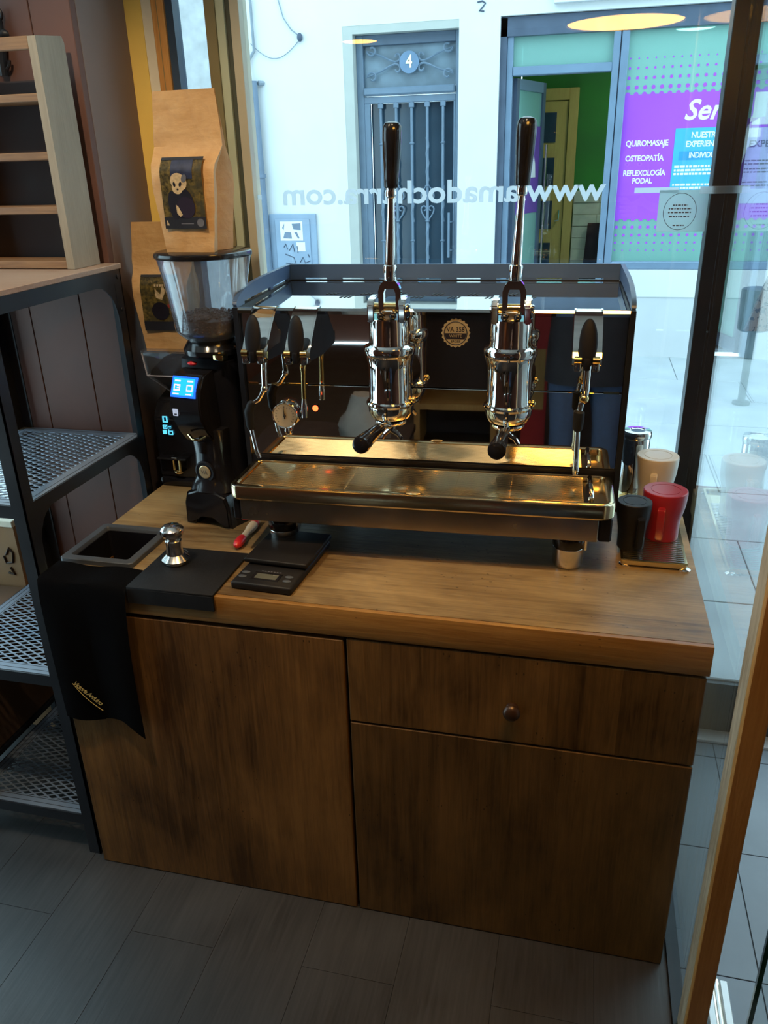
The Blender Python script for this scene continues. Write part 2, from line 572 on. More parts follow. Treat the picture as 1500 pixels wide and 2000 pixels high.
def thing(name, label, cat, loc=(0, 0, 0), rz=0.0, group=None):
    o = bpy.data.objects.new(name, None)
    o.empty_display_size = 0.05
    o.location = loc
    o.rotation_euler = (0, 0, rz)
    link_obj(o)
    WM[o.name] = Matrix.Translation(loc) @ Matrix.Rotation(rz, 4, 'Z')
    tag(o, label, cat, group)
    return o


def struct(o, label=None):
    o['kind'] = 'structure'
    if label:
        o['label'] = label
    return o


def sroot(name, loc=(0, 0, 0)):
    o = bpy.data.objects.new(name, None)
    o.empty_display_size = 0.05
    o.location = loc
    link_obj(o)
    WM[o.name] = Matrix.Translation(loc)
    o['kind'] = 'structure'
    return o


def bx(name, m, parent, *b, bev=0.0, world=True, **kw):
    return MB().box(*b, bev=bev).build(name, m, parent, world=world, **kw)


def text(name, s, size, m, parent, mat, ext=0.0006, align='CENTER', shear=0.0, bold=0.0, space=1.0, world=True, sx=1.0):
    """flat lettering as a mesh; mat maps the text plane (x right, y up, z towards the reader)"""
    cu = bpy.data.curves.new('lettering_curve', 'FONT')
    cu.body = s
    cu.size = size
    cu.align_x = align
    cu.align_y = 'CENTER'
    cu.extrude = ext
    cu.shear = shear
    cu.offset = bold
    cu.space_character = space
    cu.resolution_u = 3
    ob = bpy.data.objects.new('lettering_source', cu)
    link_obj(ob)
    dg = bpy.context.evaluated_depsgraph_get()
    me = bpy.data.meshes.new_from_object(ob.evaluated_get(dg))
    bpy.data.objects.remove(ob)
    bpy.data.curves.remove(cu)
    mb = MB()
    mb.bm.from_mesh(me)
    bpy.data.meshes.remove(me)
    mb.bm.transform(mat @ Matrix.Diagonal((sx, 1, 1, 1)))
    return mb.build(name, m, parent, world=world)


def facing(x, y, z, d='-y', rot=0.0):
    """text plane standing in the XZ plane, read from -Y (d='-y') or from +Y ('+y')"""
    if d == '-y':
        R = Matrix(((1, 0, 0, 0), (0, 0, -1, 0), (0, 1, 0, 0), (0, 0, 0, 1)))
    else:
        R = Matrix(((-1, 0, 0, 0), (0, 0, 1, 0), (0, 1, 0, 0), (0, 0, 0, 1)))
    return Matrix.Translation((x, y, z)) @ R @ Matrix.Rotation(rot, 4, 'Z')


WT = 0.92      # top of the worktop
GL = 0.90      # plane of the shop window
ST = 0.18      # street level
FY = 5.95      # plane of the facade across the street

# ================================================================== ROOM
fl = sroot('floor')
bx('floor_bed', 'floor_base', fl, -1.4, 3.0, -6.3, 0.95, -0.12, -0.006)
xs = [-0.035 + 0.2345 * k for k in range(-8, 8)]
pk = None
for i, x in enumerate(xs):
    off = (-0.19 if i % 2 else 0.42) - (0.3 if i % 4 == 2 else 0)
    for y in (off - 2.4, off - 1.2, off):
        y1 = min(y + 1.2, 0.9)
        if y1 - y < 0.05 or x < -1.45:
            continue
        xe = min(x + 0.2341, 1.545)
        if xe - x < 0.05:
            continue
        MB().box(x + 0.0004, xe, y + 0.0004, y1 - 0.0004, -0.006, 0.0, 0.0003).build('plank', 'floor', fl)
bx('floor_far', 'floor', fl, -1.4, 3.0, -6.3, -2.6, -0.006, 0.0)
bx('floor_strip', 'floor', fl, 1.546, 3.0, -2.6, -0.301, -0.006, 0.0)

struct(bx('ceiling', 'ceiling', None, -1.5, 3.05, -6.4, 0.95, 3.05, 3.15))
struct(bx('wall_back', 'brown_wall', None, -1.5, 3.05, -6.5, -6.4, 0, 3.05))
wl = sroot('wall_left', (-1.45, -3, 0))
bx('wall_length', 'brown_wall', wl, -1.5, -1.4, -6.4, -0.80, 0, 3.05)
bx('wall_over_window', 'brown_wall', wl, -1.5, -1.4, -0.80, 0.95, 2.95, 3.05)
w4 = sroot('window_4', (-1.45, 0.2, 0))
for q in ((-0.80, -0.76, 0.0, 2.95), (0.82, 0.86, 0.0, 2.95), (-0.76, 0.82, 0.0, 0.04), (-0.76, 0.82, 2.91, 2.95)):
    bx('frame', 'black_alu', w4, -1.48, -1.42, *q)
bx('pane', 'glass', w4, -1.455, -1.449, -0.76, 0.82, 0.04, 2.91)
struct(bx('wall_right', 'brown_wall', None, 3.0, 3.1, -6.4, -0.3, 0, 3.05))
# pillar behind the rack: planked face, plain side
pil = sroot('wall_front', (-0.3, 0.62, 0))
bx('pillar_core', 'pillar_daylit', pil, -0.425, -0.05, 0.625, 0.95, 0, 3.05)
for a, b in ((-0.425, -0.335), (-0.335, -0.166), (-0.166, -0.05)):
    MB().box(a + 0.001, b - 0.001, 0.60, 0.6249, 0, 3.05, 0.0015).build('plank', 'brown_plank', pil, world=True)
pil = sroot('trim_3', (0.6, 0.92, 0))
bx('sill_wall', 'brown_wall', pil, -0.05, 1.60, 0.885, 0.95, 0, 0.90)
bx('lintel', 'brown_wall', pil, -0.05, 1.60, 0.86, 0.95, 2.50, 3.05)
bx('left_lintel', 'brown_wall', pil, -1.4, -0.426, 0.86, 0.95, 2.95, 3.05)
bx('yellow_reveal', 'yellow_paint', pil, -0.05, 0.0, 0.865, 0.95, 0.90, 2.50)
bx('cream_reveal', 'cream_paint', pil, 0.0, 0.031, 0.868, 0.95, 0.90, 2.50)
bx('upper_storey', 'facade', pil, -1.5, 4.2, 0.951, 1.15, 2.96, 4.6)
bx('vestibule_lintel', 'brown_wall', pil, 1.60, 3.05, -0.32, 0.95, 2.45, 2.55)
bx('shop_fascia', 'facade', pil, -0.45, 3.1, 0.951, 1.15, 2.55, 2.959)
bx('vestibule_side', 'facade', pil, 3.0, 3.1, -0.3, 0.95, 0, 2.45)

# big shop window
w1 = sroot('window_1', (0.8, GL, 0.92))
bx('wooden_jamb', 'orange_wood', w1, 0.031, 0.068, 0.862, 0.915, 0.90, 2.50, bev=0.002)
bx('jamb_groove', 'olive', w1, 0.0475, 0.0495, 0.8612, 0.862, 0.90, 2.50)
bx('blue_bead', 'blue_line', w1, 0.068, 0.090, 0.872, 0.915, 0.90, 2.50)
bx('mullion', 'olive', w1, 0.186, 0.216, 0.862, 0.93, 0.90, 2.50, bev=0.001)
bx('mullion_bead', 'sage', w1, 0.216, 0.240, 0.868, 0.93, 0.90, 2.50, bev=0.001)
bx('mullion_gasket', 'gasket', w1, 0.240, 0.255, 0.880, 0.92, 0.90, 2.50)
bx('mullion_edge', 'beige_alu', w1, 0.255, 0.281, 0.872, 0.93, 0.90, 2.50, bev=0.001)
bx('corner_post', 'black_alu', w1, 1.528, 1.562, 0.868, 0.935, 0.18, 2.50, bev=0.0015)
bx('corner_post_shell', 'brown_alu', w1, 1.562, 1.598, 0.872, 0.935, 0.18, 2.50, bev=0.0015)
bx('head_rail', 'beige_alu', w1, 0.031, 1.60, 0.862, 0.93, 2.44, 2.50)
bx('pane', 'glass', w1, 0.281, 1.528, GL, GL + 0.006, 0.90, 2.44)
bx('pane', 'glass', w1, 0.090, 0.186, GL, GL + 0.006, 0.90, 2.44)
text('window_lettering', 'www.amadocharra.com', 0.082, 'vinyl_white', w1, facing(0.8105, GL - 0.0004, 1.7405, '+y'), 0.0003, bold=0.0018, sx=1.15)
for a, b in ((0.196, 0.294), (1.341, 1.452)):
    bx('lettering_dash', 'vinyl_white', w1, a, b, GL - 0.0008, GL - 0.0002, 1.731, 1.744)
st = bx('paper_notice', 'paper_film', None, 1.405, 1.5275, GL - 0.0022, GL - 0.0014, 1.634, 1.737)
tag(st, 'pale square paper notice with a printed circle, stuck on the window beside the corner post', 'notice')
mb = MB()
mb.tube([(1.460 + 0.041 * math.cos(2 * PI * i / 40), GL - 0.0025, 1.684 + 0.045 * math.sin(2 * PI * i / 40)) for i in range(40)], 0.0007, 4, True)
mb.build('printed_circle', 'print_grey', st, label='thin grey printed ring')
mb = MB()
for z, a, b in ((1.700, 1.441, 1.479), (1.691, 1.432, 1.489), (1.682, 1.431, 1.490), (1.672, 1.434, 1.486), (1.650, 1.446, 1.474)):
    x = a
    while x < b:
        w = random.uniform(0.003, 0.009)
        mb.box(x, min(b, x + w), GL - 0.0026, GL - 0.0023, z - 0.0017, z + 0.0017)
        x += w + 0.0022
mb.build('small_print', 'print_grey', st, kind='stuff')
tp = MB().box(1.500, 1.60, 0.862, 0.8635, 1.728, 1.746, 0.0005).build('sticky_tape', 'vinyl_white', None)
tag(tp, 'short strip of pale tape stuck across the dark corner post of the window', 'tape')

# left shop window behind the rack
w2 = sroot('window_2', (-0.9, GL, 0))
bx('frame', 'black_alu', w2, -1.40, -1.36, 0.87, 0.93, 0.0, 2.95)
bx('frame', 'black_alu', w2, -0.50, -0.430, 0.87, 0.93, 0.0, 2.95)
bx('frame', 'black_alu', w2, -1.36, -0.50, 0.87, 0.93, 0.0, 0.06)
bx('frame', 'black_alu', w2, -1.36, -0.50, 0.87, 0.93, 2.88, 2.95)
bx('pane', 'glass', w2, -1.36, -0.50, GL, GL + 0.006, 0.06, 2.88)

# side glass of the entrance
w3 = sroot('window_3', (1.56, 0.4, 0))
bx('pane', 'glass_side', w3, 1.5595, 1.5655, -0.15, 0.872, 0.012, 2.44)
bx('floor_channel', 'black_alu', w3, 1.546, 1.575, -0.60, 0.868, 0.0, 0.012)
bx('head_rail', 'black_alu', w3, 1.54, 1.60, -0.22, 0.868, 2.44, 2.50)
post = thing('wooden_door_post', 'slim orange wooden upright with a pale plywood edge beside the glass at the entrance', 'post', (1.58, -0.18, 0))
bx('solid_face', 'orange_wood', post, 1.5565, 1.598, -0.212, -0.195, 0.0, 2.45, bev=0.0015)
bx('plywood_edge', 'ply_edge', post, 1.5560, 1.597, -0.1945, -0.138, 0.0, 2.45, bev=0.001)

# open glass door leaf with its green edge, floor hardware
d1 = sroot('door_1', (1.7, -0.18, 0))
bx('glass_leaf', 'glass_side', d1, 1.700, 2.60, -0.170, -0.160, 0.015, 2.30)
bx('glass_edge', 'glass_edge', d1, 1.690, 1.6995, -0.170, -0.160, 0.015, 2.30)
bx('floor_rail', 'metal_strip', d1, 1.628, 1.633, -0.02, 0.13, 0.0, 0.006)
fs = thing('floor_door_catch', 'small pale metal door catch with grooves on the grey entrance floor', 'door catch', (1.65, -0.06, 0))
bx('plate', 'metal_strip', fs, 1.623, 1.640, -0.17, -0.02, 0.001, 0.03, bev=0.002)
bx('plate', 'metal_strip', fs, 1.658, 1.676, -0.17, -0.03, 0.001, 0.03, bev=0.002)
bx('groove_rail', 'bronze_chrome', fs, 1.640, 1.658, -0.17, -0.02, 0.001, 0.018)
bx('groove_ridge', 'metal_strip', fs, 1.647, 1.651, -0.17, -0.02, 0.018, 0.023)

# entrance floor, step
en = sroot('trim_1', (2.2, 0.3, 0))
bx('tile_bed', 'entry_base', en, 1.576, 3.0, -0.3, 0.945, -0.1, -0.004)
for i in range(4):
    for j in range(4):
        xa = 1.36 + 0.40 * i
        ya = -0.40 + 0.405 * j
        x0, x1, y0, y1 = max(xa, 1.576) + 0.0012, min(xa + 0.40, 3.0) - 0.0012, max(ya, -0.3) + 0.0012, min(ya + 0.405, 0.94) - 0.0012
        if x1 - x0 > 0.03 and y1 - y0 > 0.03:
            MB().box(x0, x1, y0, y1, -0.004, 0.0, 0.0008).build('tile', 'entry_tile', en, world=True)
bx('threshold_strip', 'metal_strip', en, 1.60, 3.0, 0.885, 0.945, 0.0, 0.012, bev=0.002)
bx('riser', 'riser', en, 1.60, 3.0, 0.945, 0.965, -0.1, ST + 0.02)
bx('riser_edge', 'slab', en, 1.60, 3.0, 0.962, 1.0, ST, ST + 0.03, bev=0.004)

# ================================================================== STREET
pv = sroot('trim_2', (1, 3, ST))
bx('road_bed', 'slab_base', pv, -9, 10, 0.955, 6.1, ST - 0.2, ST - 0.008)
bx('far_paving', 'slab', pv, -9, 0.2, 0.955, 5.95, ST - 0.008, ST)
bx('far_paving', 'slab', pv, 4.7, 10, 0.955, 5.95, ST - 0.008, ST)
ys = [0.965, 1.55, 2.15, 2.75, 3.35, 3.95, 4.55, 5.15, 5.95]
for j in range(8):
    for i in range(5):
        xa = 0.2 + 0.9 * i + (0.45 if j % 2 else 0)
        dz = random.uniform(0, 0.003)
        MB().box(max(0.2, xa - 0.45) + 0.003, min(4.7, xa + 0.45) - 0.003, ys[j] + 0.003, ys[j + 1] - 0.003, ST - 0.008, ST + dz, 0.002).build('paving_slab', 'slab', pv, world=True)

fb = thing('street_building', 'white rendered building across the street with an iron door and a purple shop front', 'building', (0.5, FY, ST))
W = lambda n, m, *b, **k: bx(n, m, fb, *b, **k)
W('wall', 'facade', -1.7995, -0.88, FY, FY + 0.4, ST, 2.86)
W('wall', 'facade', 0.10, 0.432, FY, FY + 0.4, ST, 2.86)
W('wall', 'facade', 3.4, 10, FY, FY + 0.4, ST, 2.86)
W('wall', 'facade', -1.7995, 10, FY, FY + 0.4, 2.86, 6.6)
W('stone_wall', 'facade_stone', -9, -1.80, FY - 0.02, FY + 0.4, ST, 6.6, label='rough grey white stone stretch')
W('sill_wall', 'facade', 1.44, 3.4, FY - 0.012, FY + 0.4, 0.70, 0.92)
W('plinth', 'facade_low', 1.44, 3.4, FY - 0.004, FY + 0.4, ST, 0.70, label='slightly greyer render')
W('plinth', 'facade_low', 3.4, 10, FY - 0.015, FY - 0.0005, ST, 0.70)
W('fascia', 'facade', 0.846, 3.6, FY - 0.06, FY - 0.0005, 2.915, 3.4, bev=0.004)
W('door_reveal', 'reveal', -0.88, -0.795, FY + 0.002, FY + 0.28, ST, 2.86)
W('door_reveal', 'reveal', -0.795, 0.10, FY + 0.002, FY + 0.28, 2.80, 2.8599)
W('side_block', 'facade', -1.88, -1.80, FY - 0.04, FY - 0.02, 2.68, 3.3)

# iron door no. 4
idr = thing('iron_street_door', 'blue grey iron door with bars and a round number plate across the street', 'door', (-0.35, FY + 0.2, ST))
D = lambda n, m, *b, **k: bx(n, m, idr, *b, **k)
yd = FY + 0.10
D('frame', 'iron', -0.795, -0.735, yd, yd + 0.1, ST, 2.80, bev=0.004)
D('frame', 'iron', 0.06, 0.099, yd, yd + 0.1, ST, 2.80, bev=0.004)
D('frame', 'iron_dark', -0.735, 0.06, yd, yd + 0.1, 2.72, 2.80, bev=0.004)
D('transom_bar', 'iron', -0.735, 0.06, yd - 0.03, yd + 0.1, 2.345, 2.405, bev=0.012)
D('leaf_rail', 'iron', -0.735, 0.06, yd, yd + 0.05, 2.285, 2.338, bev=0.004)
D('leaf_stile', 'iron', -0.735, -0.685, yd, yd + 0.05, ST, 2.285, bev=0.004)
D('leaf_stile', 'iron', 0.045, 0.06, yd, yd + 0.05, ST, 2.285, bev=0.002)
D('door_glass', 'iron_glass', -0.685, 0.045, yd + 0.06, yd + 0.07, ST, 2.285)
D('transom_glass', 'mesh_glass', -0.735, 0.06, yd + 0.05, yd + 0.06, 2.405, 2.72)
D('bottom_panel', 'iron', -0.685, 0.045, yd, yd + 0.05, ST, 0.55, bev=0.004)
for k in range(5):
    x = -0.592 + 0.1365 * k
    mb = MB()
    mb.tube([(x, yd + 0.01, 0.55), (x, yd + 0.01, 2.29)], 0.0125, 8)
    mb.box(x - 0.022, x + 0.022, yd - 0.006, yd + 0.026, 2.245, 2.285, 0.004)
    if k in (1, 3):
        for z in (1.62, 1.33):
            mb.ball((x, yd + 0.01, z), 0.022, 1, 1, 0.6, 10, 6)
        # twisted part
        mb.tube([(x + 0.006 * math.cos(i * 1.1), yd + 0.01 + 0.006 * math.sin(i * 1.1), 1.0 + 0.025 * i) for i in range(13)], 0.0125, 6)
        mb.tube([(x + 0.006 * math.cos(i * 1.1), yd + 0.01 + 0.006 * math.sin(i * 1.1), 1.66 + 0.025 * i) for i in range(15)], 0.0125, 6)
    else:
        for z in (1.965, 1.16):
            mb.ball((x, yd + 0.01, z), 0.022, 1, 1, 0.6, 10, 6)
        mb.tube([(x + 0.006 * math.cos(i * 1.1), yd + 0.01 + 0.006 * math.sin(i * 1.1), 1.32 + 0.025 * i) for i in range(13)], 0.0125, 6)
    b = mb.build('bar', 'iron', idr, world=True)
    if k in (1, 3):
        for s in (-1, 1):
            pts = []
            for i in range(26):
                f = i / 25
                if f < 0.5:
                    u = f / 0.5
                    px = 0.058 * math.sin(u * PI / 2) * (1.0)
                    pz = 1.33 + 0.10 * u
                else:
                    u = (f - 0.5) / 0.5
                    a = u * 1.6 * PI
                    rr = 0.029 * (1 - 0.62 * u)
                    px = 0.029 + rr * math.cos(a)
                    pz = 1.43 + rr * math.sin(a) * 1.0
                pts.append((x + s * px, yd + 0.01, pz))
            MB().tube(pts, 0.0062, 6).build('scroll', 'iron', b, world=True)
            pts = [(px, py, 2 * 1.475 - pz + 0.012) for px, py, pz in pts]
            MB().tube(pts, 0.0062, 6).build('scroll', 'iron', b, world=True)
# transom scrolls
cx, cz = -0.333, 2.585
for sx in (-1, 1):
    for sz in (-1, 1):
        pts = []
        for i in range(14):                                   # outer curl
            a = (i / 13) * 1.7 * PI
            rr = 0.020 + 0.024 * (i / 13)
            pts.append((0.325 + rr * math.cos(a + 0.9), 0.10 + rr * math.sin(a + 0.9)))
        pts += [(0.24, 0.055), (0.17, 0.022), (0.125, 0.008)]
        for i in range(12):                                   # inner curl
            a = (i / 11) * 1.5 * PI
            rr = 0.034 - 0.018 * (i / 11)
            pts.append((0.105 + rr * math.sin(-a) * 0.9, 0.045 - rr * math.cos(a)))
        MB().tube([(cx + sx * px, yd + 0.005, cz + sz * pz) for px, pz in pts], 0.0085, 6).build('transom_scroll', 'iron', idr, world=True)
np_ = MB().lathe([(0, -0.012), (0.078, -0.012), (0.084, -0.006), (0.084, 0.004), (0, 0.004)], 28, (cx, yd - 0.006, cz), Matrix.Rotation(PI / 2, 4, 'X')).build('number_plate', 'num_plate', idr, world=True)
text('digit', '4', 0.135, 'brass_num', np_, facing(cx, yd - 0.0125, cz, '-y'), 0.003, bold=0.002, sx=0.85)
hd = MB()
hd.tube([(0.02, yd - 0.06, 1.02), (0.02, yd - 0.06, 1.40)], 0.011, 8)
for z in (1.08, 1.32):
    hd.tube([(0.02, yd - 0.06, z), (0.05, yd + 0.01, z)], 0.008, 6)
hd.build('pull_handle', 'iron', idr, world=True)

# shop front
sf = thing('storefront', 'blue grey framed shop front with purple lettered glass across the street', 'shop front', (1.9, FY + 0.1, ST))
S = lambda n, m, *b, **k: bx(n, m, sf, *b, **k)
ysf = FY + 0.08
S('frame', 'shop_alu_dark', 0.432, 0.485, ysf - 0.04, ysf + 0.10, ST, 2.85)
S('frame', 'shop_alu', 0.485, 0.535, ysf - 0.02, ysf + 0.08, ST, 2.72, bev=0.004)
S('frame', 'shop_alu_dark', 0.432, 3.4, ysf - 0.04, ysf + 0.10, 2.72, 2.855)
S('transom_bar', 'shop_alu', 0.535, 1.318, ysf - 0.03, ysf + 0.08, 2.44, 2.505, bev=0.006)
S('post', 'shop_alu', 1.318, 1.37, ysf - 0.03, ysf + 0.08, ST, 2.72, bev=0.006)
S('post', 'shop_alu', 1.378, 1.437, ysf - 0.03, ysf + 0.08, ST, 2.72, bev=0.006)
S('post_gap', 'shop_alu_dark', 1.37, 1.378, ysf, ysf + 0.08, ST, 2.72)
S('sill_frame', 'shop_alu', 1.437, 3.4, ysf - 0.03, ysf + 0.08, 0.92, 0.985, bev=0.006)
S('frame', 'shop_alu', 3.35, 3.4, ysf - 0.03, ysf + 0.08, 0.985, 2.72)
S('transom_pane', 'mint', 0.535, 1.318, ysf + 0.02, ysf + 0.026, 2.505, 2.72)
wp = S('window_pane', 'mint', 1.437, 3.35, ysf + 0.02, ysf + 0.026, 0.985, 2.72)
yf = ysf + 0.018
ZP0, ZP1 = 1.326, 2.268
S('purple_panel', 'purple', 1.437, 3.35, yf - 0.0015, yf, ZP0, ZP1)
mb = MB()
PT = 0.0645
for row, (z, r) in enumerate(((ZP1, 0.0190), (2.318, 0.0158), (2.386, 0.0128), (2.455, 0.0098), (2.523, 0.0065), (ZP0, 0.018), (1.262, 0.0145), (1.198, 0.0120), (1.136, 0.0095), (1.075, 0.006))):
    for k in range(30):
        x = 1.458 + PT * k
        if x + r < 3.35:
            mb.disc(x, z, r, 10, lambda u, v: (u, yf - 0.0008, v))
mb.build('purple_dot', 'purple', sf, world=True, kind='stuff', fix=False)
yt = yf - 0.0022
text('lettering', 'Ser', 0.205, 'sign_white', sf, facing(1.905, yt, 2.135, '-y', 0.0), 0.0006, 'LEFT', shear=0.28, bold=0.004)
text('lettering', 'y', 0.205, 'sign_white', sf, facing(2.40, yt, 2.150, '-y', 0.0), 0.0006, 'LEFT', shear=0.28, bold=0.004)
text('lettering', 'QUIROMASAJE', 0.062, 'sign_white', sf, facing(1.643, yt, 1.908), 0.0006, bold=0.0012, space=0.92, sx=0.88)
text('lettering', 'OSTEOPATÍA', 0.062, 'sign_white', sf, facing(1.633, yt, 1.796), 0.0006, bold=0.0012, space=0.92, sx=0.88)
text('lettering', 'REFLEXOLOGÍA', 0.060, 'sign_white', sf, facing(1.642, yt, 1.684), 0.0006, bold=0.0012, space=0.9, sx=0.86)
text('lettering', 'PODAL', 0.060, 'sign_white', sf, facing(1.632, yt, 1.624), 0.0006, bold=0.0012, space=0.92, sx=0.86)
po = S('poster', 'sign_blue', 1.856, 2.35, yt - 0.002, yt - 0.0006, 1.50, 2.012, label='cyan printed poster')
for s_, z, h, x in (('NUESTRAS', 1.958, 0.062, 2.10), ('EXPERIENCIAS', 1.893, 0.062, 2.105)):
    text('poster_lettering', s_, h, 'sign_white', po, facing(x, yt - 0.0026, z), 0.0004, bold=0.0012, space=0.92, sx=0.86)
bx('poster_band', 'sign_blue2', po, 1.90, 2.31, yt - 0.0026, yt - 0.0021, 1.775, 1.842)
text('poster_lettering', 'INDIVIDUAL', 0.058, 'sign_white', po, facing(2.105, yt - 0.0032, 1.810), 0.0004, bold=0.001, space=0.92, sx=0.86)
mb = MB()
for z in (1.728, 1.700, 1.672, 1.590, 1.565, 1.54):
    x = 1.875
    while x < 2.30:
        w = random.uniform(0.012, 0.04)
        mb.box(x, min(x + w, 2.32), yt - 0.0026, yt - 0.0021, z - 0.008, z + 0.008)
        x += w + 0.007
mb.build('poster_small_print', 'sign_white', po, world=True, kind='stuff')
po2 = S('poster', 'lilac', 2.395, 2.80, yt - 0.002, yt - 0.0006, 1.44, 2.00, label='lilac printed poster')
bx('poster_band', 'sign_white', po2, 2.395, 2.50, yt - 0.0026, yt - 0.0021, 1.93, 1.995)
text('poster_lettering', 'EXPE', 0.070, 'sign_dark', po2, facing(2.50, yt - 0.0026, 1.88), 0.0004, bold=0.001)
mb = MB()
for z in (1.76, 1.735, 1.70, 1.675, 1.60, 1.575):
    x = 2.41
    while x < 2.76:
        w = random.uniform(0.012, 0.04)
        mb.box(x, min(x + w, 2.78), yt - 0.0026, yt - 0.0021, z - 0.005, z + 0.005)
        x += w + 0.007
mb.build('poster_small_print', 'print_grey', po2, world=True, kind='stuff')
# logo shape on the pane, right of the lettering
S('logo', 'sign_white', 2.42, 2.55, yf - 0.003, yf - 0.0022, 2.02, 2.25)

# room behind the shop front
W('green_wall', 'green_wall', 0.45, 4.2, 8.02, 8.1, ST, 2.95)
W('side_wall', 'green_wall', 0.36, 0.44, FY + 0.41, 8.02, ST, 2.95)
W('side_wall', 'green_wall', 4.2, 4.3, FY + 0.41, 8.02, ST, 2.95)
W('shop_floor', 'entry_tile', 0.45, 4.2, FY + 0.41, 8.02, ST - 0.03, ST + 0.001)
W('shop_ceiling', 'white_paint', 0.45, 4.2, FY + 0.41, 8.02, 2.86, 2.95)
stn = W('stone_dado', 'stone_tile', 1.05, 4.2, 7.98, 8.019, ST, 1.49)
for j in range(11):
    z0 = ST + 0.119 * j
    x = 1.05
    while x < 1.75:
        w = random.uniform(0.14, 0.30)
        dx = random.uniform(0.004, 0.022)
        MB().box(x + 0.003, min(x + w, 1.9) - 0.003, 7.98 - dx, 7.981, z0 + 0.003, z0 + 0.116, 0.003).build('stone', 'stone_tile', stn, world=True)
        x += w
ind = thing('yellow_wooden_door', 'yellow wooden door with dark square panes inside the shop across the street', 'door', (0.85, 7.97, ST))
bx('casing', 'yellow_wood', ind, 0.945, 1.04, 7.93, 7.99, ST, 2.47, bev=0.004)
bx('casing', 'yellow_wood', ind, 0.40 + 0.05, 0.945, 7.93, 7.99, 2.36, 2.47, bev=0.004)
bx('leaf', 'yellow_wood', ind, 0.45, 0.94, 7.955, 7.99, ST, 2.355)
for z0, z1 in ((1.965, 2.25), (1.54, 1.82), (1.11, 1.395), (0.68, 0.965)):
    bx('pane', 'iron_glass', ind, 0.60, 0.826, 7.945, 7.954, z0, z1)
MB().tube([(0.90, 7.93, 1.30), (0.90, 7.92, 1.20), (0.86, 7.91, 1.19)], 0.010, 8).build('handle', 'steel', ind, world=True)
ldr = thing('open_glass_door', 'open frosted glass door leaf with purple film in the shop front doorway', 'door', (0.55, FY + 0.15, ST), math.radians(72))
# local x runs into the shop
bx('stile', 'shop_alu_dark', ldr, 0.0, 0.06, -0.02, 0.02, 0.02, 2.25, world=False)
bx('stile', 'shop_alu_dark', ldr, 0.60, 0.66, -0.02, 0.02, 0.02, 2.25, world=False)
bx('top_rail', 'shop_alu', ldr, 0.06, 0.60, -0.02, 0.02, 2.17, 2.25, world=False)
bx('bottom_rail', 'shop_alu_dark', ldr, 0.06, 0.60, -0.02, 0.02, 0.02, 0.14, world=False)
bx('pane', 'mint', ldr, 0.06, 0.60, -0.004, 0.004, 0.14, 2.17, world=False)
bx('purple_film', 'purple_dark', ldr, 0.06, 0.60, -0.0070, -0.0045, 1.18, 1.90, world=False)
MB().prism([(0.16, 1.90), (0.34, 1.85), (0.50, 1.60), (0.52, 1.48), (0.40, 1.48), (0.30, 1.68), (0.16, 1.70)], 'y', -0.0095, -0.0075).build('logo', 'sign_white', ldr)
MB().tube([(0.63, -0.06, 0.6), (0.63, -0.06, 1.75)], 0.012, 8).build('pull_bar', 'steel', ldr)
ch = thing('black_shop_chair', 'black chair against the stone wall inside the shop across the street', 'chair', (1.32, 7.6, ST))
ch_s = MB().box(1.16, 1.60, 7.45, 7.85, 0.60, 0.68, 0.02, 2)
ch_s.build('seat', 'black_gloss', ch, world=True)
MB().loft([[(1.19, 7.84, 0.68), (1.56, 7.84, 0.68), (1.56, 7.90, 0.68), (1.19, 7.90, 0.68)], [(1.215, 7.88, 1.17), (1.54, 7.88, 1.17), (1.54, 7.93, 1.17), (1.215, 7.93, 1.17)]]).build('backrest', 'black_gloss', ch, world=True)
for sx, sy in ((1.19, 7.48), (1.57, 7.48), (1.19, 7.82), (1.57, 7.82)):
    MB().tube([(sx, sy, ST), (sx, sy, 0.61)], 0.014, 8).build('leg', 'steel', ch, world=True)
sl = thing('shop_ceiling_lamp', 'round ceiling lamp inside the shop across the street', 'lamp', (2.0, 6.9, 2.86))
MB().lathe([(0, 0), (0.16, 0), (0.16, -0.05), (0.14, -0.055), (0, -0.055)], 20).build('diffuser', emit('shop_lamp_light', (0.85, 1.0, 0.92), 40.0), sl)

# pipe, cables, meter box and marks on the far wall
dp = thing('downpipe', 'grey round downpipe on the white facade across the street', 'pipe', (-1.69, FY - 0.06, ST))
MB().tube([(-1.675, FY - 0.065, ST), (-1.692, FY - 0.065, 2.49)], 0.048, 14).build('tube', 'pipe', dp, world=True)
for z in (0.9, 1.72):
    MB().tube([(-1.68, FY - 0.065, z), (-1.68, FY - 0.065, z + 0.03)], 0.053, 14).build('clamp', 'pipe', dp, world=True)
MB().tube([(-1.64, FY - 0.04, 2.475), (-1.61, FY + 0.0, 2.475)], 0.02, 8).build('clip', 'cable', dp, world=True)
cb = tag(MB().tube([(-1.70, FY - 0.06, 2.49), (-1.715, FY - 0.03, 2.65), (-1.66, FY - 0.03, 2.72), (-1.66, FY - 0.03, 3.2)], 0.012, 6).build('wall_cable', 'cable', None), 'thick grey cable rising from the top of the downpipe', 'cable')
tag(MB().tube([(-1.85, FY - 0.03, 2.70), (-1.83, FY - 0.03, 2.62), (-1.78, FY - 0.03, 2.55), (-1.77, FY - 0.03, 2.49), (-1.79, FY - 0.03, 2.46)], 0.006, 6).build('wall_cable', 'cable', None), 'thin grey cable curling down left of the downpipe top', 'cable')
tag(MB().tube([(-1.88, FY - 0.03, 2.72), (-1.78, FY - 0.03, 2.72), (-1.70, FY - 0.03, 2.675)], 0.009, 6).build('wall_cable', 'cable', None), 'short level grey cable above the downpipe', 'cable')
